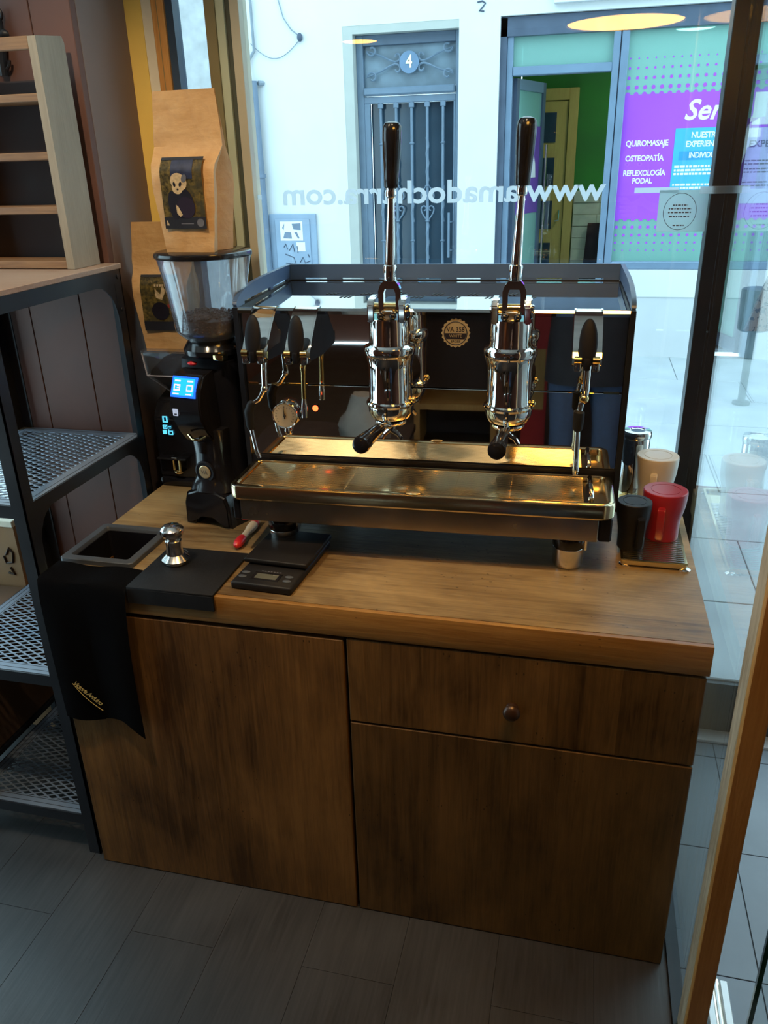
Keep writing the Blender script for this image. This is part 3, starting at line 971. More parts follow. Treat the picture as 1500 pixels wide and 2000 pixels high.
jb = thing('junction_knob', 'small dark cable junction on the white facade left of the iron door', 'junction box', (-1.245, FY - 0.02, 2.80))
MB().ball((-1.245, FY - 0.022, 2.80), 0.03, 0.8, 0.7, 1.1, 10, 8).build('cap', 'graffiti', jb, world=True)
MB().tube([(-1.245, FY - 0.012, 2.79)] + [(-1.245 - 0.45 * f, FY - 0.012, 2.79 - 0.145 * math.sin(PI * f * 0.93) + 0.02 * f) for f in [i / 12 for i in range(1, 13)]], 0.0035, 5).build('drooping_wire', 'cable', jb, world=True)
MB().tube([(-1.25, FY - 0.012, 2.81), (-1.32, FY - 0.012, 2.86), (-1.385, FY - 0.012, 2.95), (-1.42, FY - 0.012, 3.08), (-1.42, FY - 0.012, 3.3)], 0.005, 5).build('rising_wire', 'cable', jb, world=True)
tm = thing('wall_mark', 'small dark squiggle mark on the white wall above the gap between door and shop', 'mark', (0.28, FY, 2.93))
MB().tube([(0.245, FY - 0.004, 2.965), (0.285, FY - 0.004, 2.97), (0.31, FY - 0.004, 2.955), (0.285, FY - 0.004, 2.925), (0.26, FY - 0.004, 2.905), (0.30, FY - 0.004, 2.90)], 0.006, 5).build('stroke', 'graffiti', tm, world=True)
mt = thing('meter_cabinet', 'grey meter cabinet with stickers and scrawls on the facade across the street', 'cabinet', (-1.42, FY - 0.02, ST + 0.4))
bx('frame', 'meter', mt, -1.645, -1.192, FY - 0.03, FY - 0.001, 0.55, 1.408, bev=0.004)
dr = bx('door', 'meter', mt, -1.585, -1.25, FY - 0.042, FY - 0.031, 0.58, 1.365, bev=0.003)
sk = bx('sticker', 'sign_white', dr, -1.535, -1.318, FY - 0.0445, FY - 0.0425, 1.178, 1.345, label='large white sticker')
mb = MB()
for pts in ([(-1.515, 1.29), (-1.49, 1.33), (-1.50, 1.27)], [(-1.42, 1.325), (-1.335, 1.33), (-1.335, 1.27), (-1.405, 1.275)], [(-1.51, 1.20), (-1.49, 1.255), (-1.43, 1.25), (-1.425, 1.195)], [(-1.40, 1.25), (-1.375, 1.255), (-1.35, 1.20), (-1.365, 1.195)]):
    mb.prism(pts, 'y', FY - 0.0455, FY - 0.0446)
mb.build('sticker_print', 'pipe', dr, world=True)
bx('sticker', 'sign_white', dr, -1.385, -1.302, FY - 0.0445, FY - 0.0425, 1.083, 1.163, label='small white sticker')
mb = MB()
for pts in ([(-1.51, 1.12), (-1.49, 1.15), (-1.475, 1.10)], [(-1.46, 1.09), (-1.42, 1.15), (-1.41, 1.08)], [(-1.50, 1.06), (-1.42, 1.03), (-1.40, 0.97), (-1.50, 0.98)], [(-1.36, 0.985), (-1.33, 1.03), (-1.31, 0.98), (-1.26, 1.0)], [(-1.28, 1.06), (-1.265, 1.03)], [(-1.38, 1.13), (-1.375, 1.07)]):
    mb.tube([(x, FY - 0.0435, z) for x, z in pts], 0.0045, 5)
mb.build('scrawl', 'graffiti', dr, world=True)
bn = thing('street_bin', 'grey green litter bin standing in the street beyond the side glass', 'litter bin', (2.37, 4.5, ST))
MB().lathe([(0, 0.52), (0.085, 0.52), (0.10, 0.535), (0.108, 0.785), (0.104, 0.80), (0.085, 0.806), (0, 0.806)], 16).build('drum', 'bin', bn)
MB().cyl((0, 0, 0.0), (0, 0, 0.53), 0.026).build('pole', 'bin', bn)
MB().cyl((0, 0, 0.0), (0, 0, 0.02), 0.06).build('foot_plate', 'bin', bn)

# ================================================================== COUNTER
wt = thing('worktop', 'thick honey brown wooden worktop under the chrome lever coffee machine', 'worktop', (0.7675, 0.44, 0.849))
KX0, KX1, KY0, KY1 = 0.012, 0.182, 0.105, 0.285     # opening for the knock box
mb = MB()
mb.box(0, 1.535, 0.014, KY0, 0.8495, WT)
mb.box(0, 1.535, KY1, 0.884, 0.8495, WT)
mb.box(0, KX0, KY0, KY1, 0.8495, WT)
mb.box(KX1, 1.535, KY0, KY1, 0.8495, WT)
mb.build('slab', 'worktop', wt, world=True)
MB().box(0, 1.535, 0.0, 0.0139, 0.8495, WT, 0.0022, 2).build('front_edge', 'worktop_edge', wt, world=True)

cab = thing('counter_cabinet', 'dark stained wooden counter cabinet with one door and one drawer on the left', 'cabinet', (0.7675, 0.44, 0.0))
cab['label'] = 'dark stained wooden counter cabinet with a tall door and a drawer with round knob'
Cb = lambda n, m, *b, **k: bx(n, m, cab, *b, **k)
Cb('side_panel', 'front1', 0.004, 0.024, 0.024, 0.86, 0.0, 0.849)
Cb('side_panel', 'front3', 1.511, 1.531, 0.024, 0.86, 0.0, 0.849)
Cb('back_panel', 'dark_gap', 0.024, 1.511, 0.84, 0.86, 0.02, 0.80)
Cb('bottom_panel', 'dark_gap', 0.024, 1.511, 0.026, 0.84, 0.01, 0.03)
Cb('gap_rail', 'dark_gap', 0.024, 1.511, 0.0245, 0.034, 0.0, 0.849)
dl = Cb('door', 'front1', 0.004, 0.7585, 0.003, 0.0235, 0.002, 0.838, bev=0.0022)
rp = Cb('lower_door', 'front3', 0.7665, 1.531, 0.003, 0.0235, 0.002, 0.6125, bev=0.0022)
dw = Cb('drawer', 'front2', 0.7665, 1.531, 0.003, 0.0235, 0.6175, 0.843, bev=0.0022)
MB().lathe([(0, -0.034), (0.010, -0.033), (0.017, -0.028), (0.0195, -0.022), (0.017, -0.016), (0.009, -0.012), (0.0075, -0.008), (0.013, -0.003), (0.0135, 0), (0, 0)], 20, (1.142, 0.003, 0.713), Matrix.Rotation(-PI / 2, 4, 'X')).build('knob', 'knob_wood', dw, world=True)

# ---- knock box, tamping mat, tamper, towel
kb = thing('knock_box', 'black knock box with grey rim set into the front corner of the worktop', 'knock box', (0.097, 0.195, WT))
mb = MB()
def rrect(x0, x1, y0, y1, r, z, n=4):
    out = []
    for cx_, cy_, a0 in ((x1 - r, y1 - r, 0), (x0 + r, y1 - r, 90), (x0 + r, y0 + r, 180), (x1 - r, y0 + r, 270)):
        for k in range(n + 1):
            a = math.radians(a0 + 90 * k / n)
            out.append((cx_ + r * math.cos(a), cy_ + r * math.sin(a), z))
    return out
mb.loft([rrect(-0.004, 0.198, 0.088, 0.300, 0.012, WT + 0.0005), rrect(-0.004, 0.198, 0.088, 0.300, 0.012, WT + 0.012),
         rrect(-0.002, 0.196, 0.090, 0.298, 0.011, WT + 0.014), rrect(0.016, 0.178, 0.108, 0.281, 0.008, WT + 0.014),
         rrect(0.018, 0.176, 0.110, 0.279, 0.008, WT + 0.010), rrect(0.020, 0.174, 0.112, 0.277, 0.008, WT - 0.11)], caps=False)
mb.build('rim', 'rubber_grey', kb, world=True)
mb = MB()
mb.loft([rrect(0.0195, 0.1745, 0.1115, 0.2775, 0.008, WT - 0.108), rrect(0.0185, 0.1755, 0.1105, 0.2785, 0.008, WT + 0.004), rrect(0.0215, 0.1725, 0.1135, 0.2755, 0.008, WT + 0.004), rrect(0.0215, 0.1725, 0.1135, 0.2755, 0.008, WT - 0.10)], caps=True)
mb.build('inner_bin', 'black_matte', kb, world=True)
MB().cyl((0.022, 0.150, WT - 0.028), (0.172, 0.150, WT - 0.028), 0.013, seg=14).build('knock_bar', 'rubber_grey', kb, world=True)

tmat = thing('tamping_mat', 'black rubber tamping mat hooked over the front edge of the worktop', 'mat', (0.345, 0.11, WT))
MB().box(0.236, 0.456, -0.007, 0.212, WT + 0.0006, WT + 0.007, 0.002, 2).build('pad', 'rubber', tmat, world=True)
MB().box(0.236, 0.456, -0.007, -0.0006, 0.883, WT + 0.002, 0.001).build('front_flap', 'rubber', tmat, world=True)
MB().tube([(0.280 + 0.022 * math.cos(2 * PI * i / 24), 0.178 + 0.022 * math.sin(2 * PI * i / 24), WT + 0.0074) for i in range(24)], 0.0012, 5, True).build('moulded_ring', 'rubber_grey', tmat, world=True)

tp_ = thing('coffee_tamper', 'brushed steel coffee tamper with a round knob standing on the black mat', 'tamper', (0.297, 0.130, WT + 0.0072))
MB().lathe([(0, 0.062), (0.010, 0.060), (0.014, 0.062), (0.0165, 0.068), (0.026, 0.075), (0.0295, 0.083), (0.0285, 0.092), (0.020, 0.100), (0.008, 0.1035), (0, 0.104)], 28).build('knob', 'steel', tp_)
MB().lathe([(0, 0.024), (0.0215, 0.024), (0.0205, 0.030), (0.0192, 0.045), (0.0195, 0.058), (0.0205, 0.061), (0.0185, 0.064), (0, 0.064)], 28).build('handle', 'steel', tp_)
MB().lathe([(0, 0), (0.0255, 0), (0.0265, 0.001), (0.0265, 0.007), (0.033, 0.009), (0.034, 0.012), (0.024, 0.022), (0.0205, 0.026), (0, 0.026)], 32).build('base', 'steel', tp_)

tw = thing('bar_towel', 'black cloth hanging over the front corner of the worktop with gold script', 'towel', (0.12, -0.01, 0.75))
def towel_pt(u, v):
    # u across 0..1, v along: starts on the worktop, over the edge, hanging
    x0, x1 = 0.000, 0.236
    L_top = 0.083
    L = L_top + 0.395 + 0.035 * max(0, (u - 0.72) / 0.28) ** 1.2 + 0.006 * math.sin(u * 7)
    s = v * L
    if s < L_top:
        y = 0.080 - s * 1.04
        z = WT + 0.006 + 0.003 * math.sin(u * 9 + 1) * (s / L_top) ** 0
        x = x0 + (x1 - x0) * u
    else:
        d = s - L_top
        y = -0.0085 - 0.010 * (1 - math.exp(-d * 30)) - 0.006 * math.sin(u * 8.0 + 0.6) * min(1, d * 5)
        z = WT + 0.006 - d
        x = x0 + (x1 - x0) * u + (0.010 * (d / 0.4) if u < 0.5 else -0.006 * math.sin(d * 8)) - 0.02 * (d / 0.4) ** 2 * (u > 0.6) * (u - 0.6)
    return (x, y, z)
mb = MB().grid(towel_pt, 22, 44)
bmesh.ops.solidify(mb.bm, geom=list(mb.bm.faces), thickness=0.003)
two = mb.build('cloth', 'towel', tw, world=True, angle=60)
tm_ = facing(0.090, -0.0285, 0.618, '-y', math.radians(-39))
text('gold_script', 'Victoria Arduino', 0.0205, 'gold_thread', two, tm_, 0.0006, shear=0.35, space=0.82, sx=0.80)
mb = MB()
pts = []
for i in range(15):
    f = i / 14
    p = tm_ @ Vector((-0.045 + 0.102 * f, -0.0150 + 0.010 * (1 - f) ** 2 - 0.004 * math.sin(PI * f), 0.0))
    pts.append(p)
mb.tube(pts, 0.0007, 5).build('gold_underline', 'gold_thread', two, world=True)

# ---- kitchen scale
sc = thing('coffee_scale', 'flat black digital scale with raised plate lying on the worktop', 'scale', (0.562, 0.172, WT), math.radians(-3))
MB().box(-0.076, 0.076, -0.134, 0.130, 0.0005, 0.020, 0.006, 3).build('base', 'black_scale', sc)
MB().box(-0.082, 0.080, -0.045, 0.132, 0.024, 0.036, 0.004, 3).build('platform', 'black_scale', sc)
MB().box(-0.04, 0.04, 0.0, 0.09, 0.019, 0.025).build('stem', 'black_matte', sc)
lc = MB().box(-0.036, 0.034, -0.112, -0.076, 0.0195, 0.0208, 0.0004).build('display_frame', 'black_gloss', sc)
MB().box(-0.028, 0.026, -0.106, -0.083, 0.0208, 0.0213).build('display', 'lcd', lc)
for x, y in ((-0.058, -0.084), (-0.058, -0.104), (0.052, -0.084), (0.054, -0.104)):
    MB().lathe([(0, 0), (0.0075, 0), (0.008, 0.0012), (0.0065, 0.002), (0, 0.002)], 16, (x, y, 0.0198), None, 1.3, 0.8).build('button', 'rubber_grey', sc)
mb = MB()
for k in range(7):
    mb.box(-0.024 + 0.0075 * k, -0.0195 + 0.0075 * k, -0.0705, -0.0675, 0.0199, 0.0203)
mb.build('plate_print', 'print_grey', sc)

# ---- brush
br = thing('grinder_brush', 'small cream brush with red handle end lying beside the grinder foot', 'brush', (0.405, 0.30, WT))
d = Vector((0.005, -0.15, 0)).normalized()
pA = Vector((0.408, 0.375, WT + 0.014))
mb = MB()
mb.tube([pA + d * s for s in (0.012, 0.03, 0.06, 0.085, 0.100)], [0.0125, 0.013, 0.009, 0.0085, 0.0105], 12)
mb.build('handle', 'white_plastic', br, world=True)
MB().tube([pA + d * s for s in (0.097, 0.110, 0.128, 0.140, 0.146)], [0.0112, 0.0125, 0.0125, 0.009, 0.003], 12).build('handle_end', 'red_plastic', br, world=True)
MB().tube([pA + d * s for s in (-0.006, 0.000, 0.010, 0.014)], [0.006, 0.012, 0.0128, 0.0125], 12).build('collar', 'red_plastic', br, world=True)
mb = MB()
for i in range(26):
    a = random.uniform(0, 2 * PI)
    r = random.uniform(0, 0.009)
    o = Vector((r * math.cos(a), 0, r * math.sin(a)))
    mb.tube([pA + o, pA + o * 1.35 - d * 0.028], 0.0009, 4)
mb.build('bristles', 'white_plastic', br, world=True, kind='stuff')

# ================================================================== ESPRESSO MACHINE
em = thing('lever_espresso_machine', 'large mirror chrome espresso machine with two tall black levers on the worktop', 'coffee machine', (0.879, 0.21, WT), 0.0329)
B = lambda n, m, *b, **k: bx(n, m, em, *b, world=False, **k)
HX = 0.463
# carcass
B('lower_body', 'anthracite', -0.450, 0.450, 0.05, 0.62, 0.095, 0.155)
B('back_body', 'anthracite', -0.462, 0.462, 0.222, 0.615, 0.156, 0.560)
prof = [(0.195, 0.10), (0.192, 0.585), (0.62, 0.5945), (0.645, 0.56), (0.650, 0.12), (0.63, 0.10)]
prof_up = [(0.192, 0.592), (0.194, 0.598), (0.202, 0.605), (0.225, 0.614), (0.26, 0.622), (0.32, 0.630), (0.40, 0.634), (0.60, 0.637), (0.640, 0.636), (0.642, 0.6015), (0.45, 0.5995)]
for s in (-1, 1):
    a, b = sorted((s * (HX - 0.0005), s * (HX + 0.012)))
    sp = MB().prism(prof, 'x', a, b).build('side_panel', 'anthracite', em)
    MB().prism(prof_up, 'x', a + 0.0005, b - 0.001).build('side_rim', 'rim_slate', em)
    for y0, y1 in ((0.195, 0.25), (0.45, 0.47), (0.60, 0.639)):
        MB().box(a + 0.002, b - 0.002, y0, y1, 0.583, 0.6005).build('rim_spacer', 'rim_slate', em)
B('rear_panel', 'anthracite', -HX, HX, 0.628, 0.648, 0.12, 0.595)
mb = MB()
mb.loft([[(-HX, y, 0.600), (HX, y, 0.600), (HX, y, 0.637), (-HX, y, 0.637)] for y in (0.628, 0.642)])
mb.build('rear_rim', 'rim_slate', em)
for k in range(9):
    x = -HX + 0.02 + k * (2 * HX - 0.04) / 8
    MB().box(x - 0.022, x + 0.022, 0.629, 0.641, 0.5945, 0.6005).build('rim_spacer', 'rim_slate', em)
# polished top
mb = MB()
mb.prism([(0.193, 0.572), (0.192, 0.580), (0.195, 0.586), (0.204, 0.586), (0.212, 0.5775), (0.627, 0.5925), (0.627, 0.570)], 'x', -HX + 0.0005, HX - 0.0005)
mb.build('cup_tray', 'mirror', em, angle=20)
mb = MB()
for g in range(12):
    for k in range(3):
        x = -0.300 + g * 0.047 + k * 0.011
        y = 0.375 + (0.042 if g % 2 == 0 else 0)
        v = [(x, y), (x + 0.0045, y), (x + 0.014, y + 0.034), (x + 0.0095, y + 0.034)]
        zt = 0.5775 + (y + 0.01 - 0.212) * 0.0361
        mb.prism(v, 'z', zt - 0.001, zt + 0.0008)
mb.build('vent_slots', 'black_matte', em, kind='stuff')
# mirror front
B('upper_front', 'mirror', -HX + 0.001, HX - 0.001, 0.205, 0.221, 0.3965, 0.5715, bev=0.0012)
B('lower_front', 'mirror', -HX + 0.001, HX - 0.001, 0.205, 0.221, 0.2060, 0.3945, bev=0.0012)
B('front_foot_rail', 'black_matte', -HX + 0.001, HX - 0.001, 0.196, 0.220, 0.156, 0.2055)
for a, b in ((-0.455, -0.430), (0.420, 0.455), (-0.395, -0.300)):
    B('seam_clip', 'gold', a, b, 0.2025, 0.2049, 0.393, 0.398)
# drip tray
hx = 0.456
def ring(o, z, r):
    return rrect(-hx + o, hx - o, 0.0 + o, 0.192 - o * 0.4, max(0.004, r - o), z, 5)
MB().loft([ring(0.004, 0.158, 0.03), ring(0.0, 0.163, 0.03), ring(0.0, 0.188, 0.03), ring(0.002, 0.193, 0.03), ring(0.006, 0.195, 0.03), ring(0.016, 0.195, 0.03), ring(0.020, 0.192, 0.03), ring(0.021, 0.176, 0.03)], caps=True).build('drip_tray', 'lamp_tinted_steel', em, angle=30)
mb = MB()
ny = 24
for k in range(ny):
    y = 0.026 + k * 0.154 / (ny - 1)
    mb.tube([(-0.430, y, 0.1885), (0.385, y, 0.1885)], 0.0026, 8)
for x in (-0.430, -0.30, -0.17, -0.04, 0.09, 0.22, 0.385):
    mb.box(x - 0.0012, x + 0.0012, 0.022, 0.183, 0.1862, 0.1900)
mb.build('drip_grille', 'lamp_tinted_steel', em, kind='stuff')
B('tray_recess', 'black_matte', 0.388, 0.408, 0.03, 0.178, 0.1775, 0.180)
mb = MB().tube([(0.402, 0.040, 0.181), (0.402, 0.040, 0.196), (0.402, 0.048, 0.201), (0.402, 0.155, 0.201), (0.402, 0.163, 0.196), (0.402, 0.163, 0.181)], 0.0062, 10)
mb.build('tray_handle', 'chrome', em)
B('base_front', 'bronze_chrome', -0.432, 0.422, 0.012, 0.05, 0.100, 0.1575, bev=0.002)
B('base_trim', 'gold', -0.438, 0.422, 0.0085, 0.0118, 0.1545, 0.1577)
B('base_side', 'black_matte', 0.4225, 0.452, 0.014, 0.195, 0.100, 0.1575, bev=0.004)
B('base_side', 'black_matte', -0.452, -0.4325, 0.014, 0.195, 0.100, 0.1575, bev=0.004)
MB().lathe([(0, 0), (0.016, 0), (0.017, 0.001), (0.015, 0.002), (0, 0.002)], 20, (0.0, 0.012, 0.1955), None, 1.0, 0.45).build('tray_emblem', 'badge', em)
# feet
for x in (-0.352, 0.362):
    for y in (0.092, 0.56):
        ft = MB().lathe([(0, 0), (0.029, 0), (0.0340, 0.003), (0.0360, 0.010), (0.0365, 0.050), (0.035, 0.052), (0, 0.052)], 28, (x, y, 0)).build('foot', 'steel' if y < 0.1 else 'chrome', em)
        MB().lathe([(0, 0.052), (0.0370, 0.052), (0.0385, 0.055), (0.0385, 0.080), (0.037, 0.083), (0, 0.083)], 28, (x, y, 0)).build('foot_ring', 'black_gloss', ft)
        MB().lathe([(0.028, 0.083), (0.037, 0.084), (0.039, 0.087), (0.037, 0.090), (0.030, 0.092), (0.030, 0.099), (0, 0.099)], 28, (x, y, 0)).build('foot_bracket', 'chrome', ft)
        MB().box(x + 0.036, x + 0.042, y - 0.014, y + 0.014, 0.045, 0.0985, 0.002, 2).build('foot_strap', 'chrome', ft)

# lever groups
def group(gx):
    g = MB()
    g.lathe([(0, 0.345), (0.036, 0.346), (0.046, 0.352), (0.0525, 0.366), (0.0535, 0.380), (0.0565, 0.382), (0.0580, 0.386), (0.0565, 0.390), (0.0520, 0.393), (0.0505, 0.400), (0.0505, 0.470),
             (0.0530, 0.484), (0.0545, 0.490), (0.0560, 0.497), (0.0575, 0.500), (0.0595, 0.503), (0.0595, 0.515), (0.0575, 0.519), (0.0480, 0.523), (0.0465, 0.530), (0.0455, 0.575), (0.0440, 0.579), (0.0440, 0.582), (0, 0.582)], 36, (gx, 0.11, 0))
    root = g.build('lever_group', 'chrome', em)
    # flange to the body
    MB().box(gx - 0.036, gx + 0.036, 0.145, 0.2045, 0.405, 0.475, 0.012, 3).build('flange', 'chrome', root)
    MB().cyl((gx, 0.15, 0.44), (gx, 0.2045, 0.44), 0.047, 0.056, 24).build('flange_boss', 'black_gloss', root)
    # cheeks
    for s in (-1, 1):
        pr = [(0.075, 0.575), (0.074, 0.612), (0.082, 0.624), (0.100, 0.629), (0.135, 0.629), (0.144, 0.618), (0.146, 0.575)]
        a, b = sorted((gx + s * 0.027, gx + s * 0.043))
        c = MB().prism(pr, 'x', a, b)
        es = [e for e in c.bm.edges if e.calc_length() > 0.004]
        bmesh.ops.bevel(c.bm, geom=es, offset=0.0025, segments=2, affect='EDGES')
        c.build('cheek', 'chrome', root)
        MB().lathe([(0, 0), (0.009, 0), (0.0095, 0.002), (0.0075, 0.005), (0, 0.0055)], 16, (gx + s * 0.043, 0.11, 0.603), Matrix.Rotation(s * PI / 2, 4, 'Y')).build('pivot_cap', 'chrome', root)
    MB().cyl((gx - 0.03, 0.11, 0.603), (gx + 0.03, 0.11, 0.603), 0.011, seg=14).build('pivot_pin', 'gold', root)
    for s in (-1, 1):
        MB().ball((gx + s * 0.014, 0.082, 0.589), 0.0085).build('roller', 'black_gloss', root)
    MB().box(gx - 0.014, gx + 0.014, 0.085, 0.135, 0.580, 0.600, 0.004, 2).build('cam', 'bronze_chrome', root)
    # yoke
    lx = gx + 0.004
    y = 0.108
    mb = MB()
    out = [(-0.0250, 0.592), (-0.0255, 0.640), (-0.021, 0.653), (-0.012, 0.664), (0.012, 0.664), (0.021, 0.653), (0.0255, 0.640), (0.0250, 0.592)]
    inn = [(0.0135, 0.592), (0.0135, 0.636), (0.010, 0.645), (-0.010, 0.645), (-0.0135, 0.636), (-0.0135, 0.592)]
    pts_o = out
    ring_f = out + inn
    mb.prism([(lx + p, q) for p, q in ring_f], 'y', y - 0.009, y + 0.009)
    mb.build('yoke', 'chrome', root)
    tl = 0.012
    P = lambda z: (lx + tl * (z - 0.66) / 0.32, y, z)
    MB().tube([P(0.662), P(0.666), P(0.672), P(0.690), P(0.694), P(0.696)], [0.013, 0.0145, 0.0148, 0.0148, 0.0142, 0.0110], 18).build('lever_collar', 'chrome', root)
    MB().tube([P(0.694), P(0.76), P(0.838)], [0.0115, 0.0098, 0.0072], 18).build('lever_rod', 'chrome', root)
    MB().tube([P(0.832), P(0.836), P(0.842), P(0.848), P(0.853)], [0.0085, 0.0115, 0.0118, 0.0105, 0.0125], 18).build('lever_ferrule', 'chrome', root)
    MB().tube([P(z) for z in (0.852, 0.854, 0.875, 0.908, 0.909, 0.940, 0.941, 0.960, 0.970, 0.976, 0.979)], [0.0135, 0.0150, 0.0160, 0.0182, 0.0188, 0.0199, 0.0203, 0.0203, 0.0190, 0.0150, 0.006], 24).build('lever_grip', 'black_gloss', root)
    # little valve on the barrel side
    MB().ball((gx + 0.055, 0.10, 0.395), 0.0075).build('valve_screw', 'gold', root)
    return root
GX = (-0.068, 0.206)
for gx in GX:
    group(gx)

# steam and water taps
def tap(x, tilt=0.0):
    a, b = x - 0.031, x + 0.031
    pr = [(0.2045, 0.588), (0.194, 0.5905), (0.178, 0.585), (0.142, 0.556), (0.108, 0.522), (0.090, 0.501), (0.087, 0.489), (0.102, 0.480), (0.2045, 0.474)]
    root = MB().prism(pr, 'x', a + 0.004, b - 0.004).build('tap_housing', 'chrome', em, angle=50)
    for s in (-1, 1):
        q0, q1 = sorted((x + s * 0.027, x + s * 0.031))
        MB().prism([(yy + 0.002 * (yy < 0.2), zz) for yy, zz in pr], 'x', q0, q1).build('housing_cheek', 'chrome' if s < 0 else 'chrome', root)
    # paddle: long oval leaf, tilted along the housing face
    mp = Matrix.Translation((x + tilt, 0.090, 0.534)) @ Matrix.Rotation(math.radians(-14), 4, 'X')
    MB().ball((0, 0, 0), 0.053, 0.37, 0.17, 1.0, 24, 16, mp).build('tap_paddle', 'black_matte', root)
    MB().box(x + tilt - 0.007, x + tilt + 0.007, 0.072, 0.110, 0.478, 0.505, 0.003, 2).build('paddle_stem', 'black_matte', root)
    for s in (-1, 1):
        MB().cyl((x + s * 0.012, 0.082, 0.500), (x + s * 0.027, 0.082, 0.500), 0.0085, seg=14).build('pivot_knuckle', 'gold', root)
        MB().box(x + s * 0.019 - 0.008, x + s * 0.019 + 0.008, 0.076, 0.112, 0.474, 0.499, 0.004, 2).build('pivot_lug', 'chrome', root)
    return root
tap(-0.390)
tap(-0.285)
tap(0.372)
# right steam wand
sw = MB().tube([(0.374, 0.14, 0.482), (0.376, 0.132, 0.455), (0.376, 0.125, 0.425), (0.374, 0.12, 0.408)], [0.009, 0.0085, 0.0085, 0.008], 12).build('steam_wand', 'chrome', em)
MB().ball((0.373, 0.12, 0.404), 0.0115).build('wand_ball', 'gold', sw)
MB().tube([(0.373, 0.12, 0.402), (0.368, 0.12, 0.392), (0.365, 0.12, 0.370)], [0.008, 0.0068, 0.0065], 12).build('wand_neck', 'chrome', sw)
MB().tube([(0.3655, 0.12, 0.376), (0.365, 0.12, 0.372), (0.364, 0.12, 0.335), (0.364, 0.12, 0.328)], [0.009, 0.0125, 0.0120, 0.0085], 14).build('wand_grip', 'rubber', sw)
MB().tube([(0.364, 0.12, 0.330), (0.366, 0.12, 0.245), (0.366, 0.12, 0.235), (0.366, 0.12, 0.222)], [0.0065, 0.0065, 0.0085, 0.0060], 12).build('wand_tube', 'chrome', sw)
# left steam wand
sw = MB().tube([(-0.383, 0.14, 0.482), (-0.383, 0.128, 0.455), (-0.383, 0.122, 0.41)], [0.008, 0.0075, 0.0075], 12).build('steam_wand', 'chrome', em)
MB().ball((-0.384, 0.121, 0.405), 0.0098).build('wand_ball', 'chrome', sw)
MB().tube([(-0.384, 0.121, 0.404), (-0.400, 0.12, 0.378), (-0.418, 0.12, 0.366)], 0.0058, 12).build('wand_neck', 'chrome', sw)
MB().tube([(-0.413, 0.12, 0.371), (-0.420, 0.12, 0.365), (-0.429, 0.12, 0.345), (-0.428, 0.12, 0.312), (-0.426, 0.12, 0.300)], [0.008, 0.0112, 0.0118, 0.0112, 0.0080], 14).build('wand_grip', 'rubber', sw)
MB().tube([(-0.427, 0.12, 0.305), (-0.418, 0.12, 0.245), (-0.412, 0.12, 0.226)], 0.0055, 12).build('wand_tube', 'chrome', sw)
# hot water spout, gauge, lamp, badge
hw = MB().tube([(-0.275, 0.14, 0.482), (-0.281, 0.13, 0.470), (-0.284, 0.125, 0.458)], [0.009, 0.008, 0.008], 12).build('water_spout', 'gold', em)
MB().tube([(-0.284, 0.125, 0.460), (-0.284, 0.125, 0.452), (-0.284, 0.125, 0.448), (-0.286, 0.125, 0.385), (-0.286, 0.125, 0.380)], [0.0075, 0.0075, 0.0062, 0.0062, 0.005], 14).build('spout_pipe', 'gold', hw)
MB().tube([(-0.286, 0.125, 0.382), (-0.2865, 0.125, 0.362), (-0.287, 0.125, 0.355), (-0.2875, 0.125, 0.335)], [0.0052, 0.0082, 0.0085, 0.0075], 14).build('spout_nozzle', 'chrome', hw)
RX = Matrix.Rotation(PI / 2, 4, 'X')
GXc, GZc = -0.357, 0.320
ga = MB().lathe([(0, 0), (0.031, 0), (0.034, 0.004), (0.0345, 0.026), (0.0325, 0.029), (0.0300, 0.027), (0, 0.027)], 36, (GXc, 0.2048, GZc), RX).build('pressure_gauge', 'chrome', em)
MB().lathe([(0, 0.0272), (0.0297, 0.0272), (0.0297, 0.0276), (0, 0.0276)], 36, (GXc, 0.2048, GZc), RX).build('dial', 'dial', ga)
mb = MB()
for k in range(15):
    a = math.radians(-130 + k * 260 / 14) + PI / 2
    p = Vector((GXc + 0.0255 * math.cos(a), 0.1768, GZc + 0.0255 * math.sin(a)))
    q = Vector((GXc + 0.0210 * math.cos(a), 0.1768, GZc + 0.0210 * math.sin(a)))
    mb.tube([p, q], 0.0005, 4)
mb.tube([(GXc, 0.1762, GZc - 0.008), (GXc - 0.002, 0.1762, GZc + 0.023)], [0.0017, 0.0004], 5)
mb.ball((GXc, 0.1765, GZc), 0.0036)
mb.build('needle_and_marks', 'print_black', ga)
MB().tube([(GXc, 0.190, GZc - 0.034), (GXc, 0.190, GZc - 0.042), (GXc, 0.198, GZc - 0.052), (GXc, 0.2048, GZc - 0.054)], [0.006, 0.008, 0.007, 0.007], 12).build('gauge_stem', 'chrome', ga)
pl_ = MB().lathe([(0, 0), (0.0105, 0), (0.0105, 0.003), (0.0085, 0.004), (0, 0.004)], 20, (-0.282, 0.2048, 0.336), RX).build('pilot_lamp', 'black_gloss', em)
MB().ball((-0.282, 0.2005, 0.336), 0.0078, 1, 0.6, 1, 14, 10).build('lamp_lens', 'red_led', pl_)
bd = MB()
ptsb = []
for k in range(80):
    a = 2 * PI * k / 80
    r = 0.0325 + 0.0016 * math.cos(a * 20)
    ptsb.append((0.072 + r * math.cos(a), 0.530 + r * math.sin(a)))
bd.prism(ptsb, 'y', 0.2012, 0.2048)
bd = bd.build('round_emblem', 'badge', em)
MB().lathe([(0.0265, 0), (0.028, 0.0006), (0.0265, 0.0012), (0.0258, 0.0006), (0.0265, 0)], 36, (0.072, 0.2012, 0.530), RX).build('emblem_ring', 'print_black', bd)
text('emblem_lettering', 'VA 358', 0.0165, 'print_black', bd, facing(0.072, 0.2008, 0.5385), 0.0004, world=False, sx=0.85)
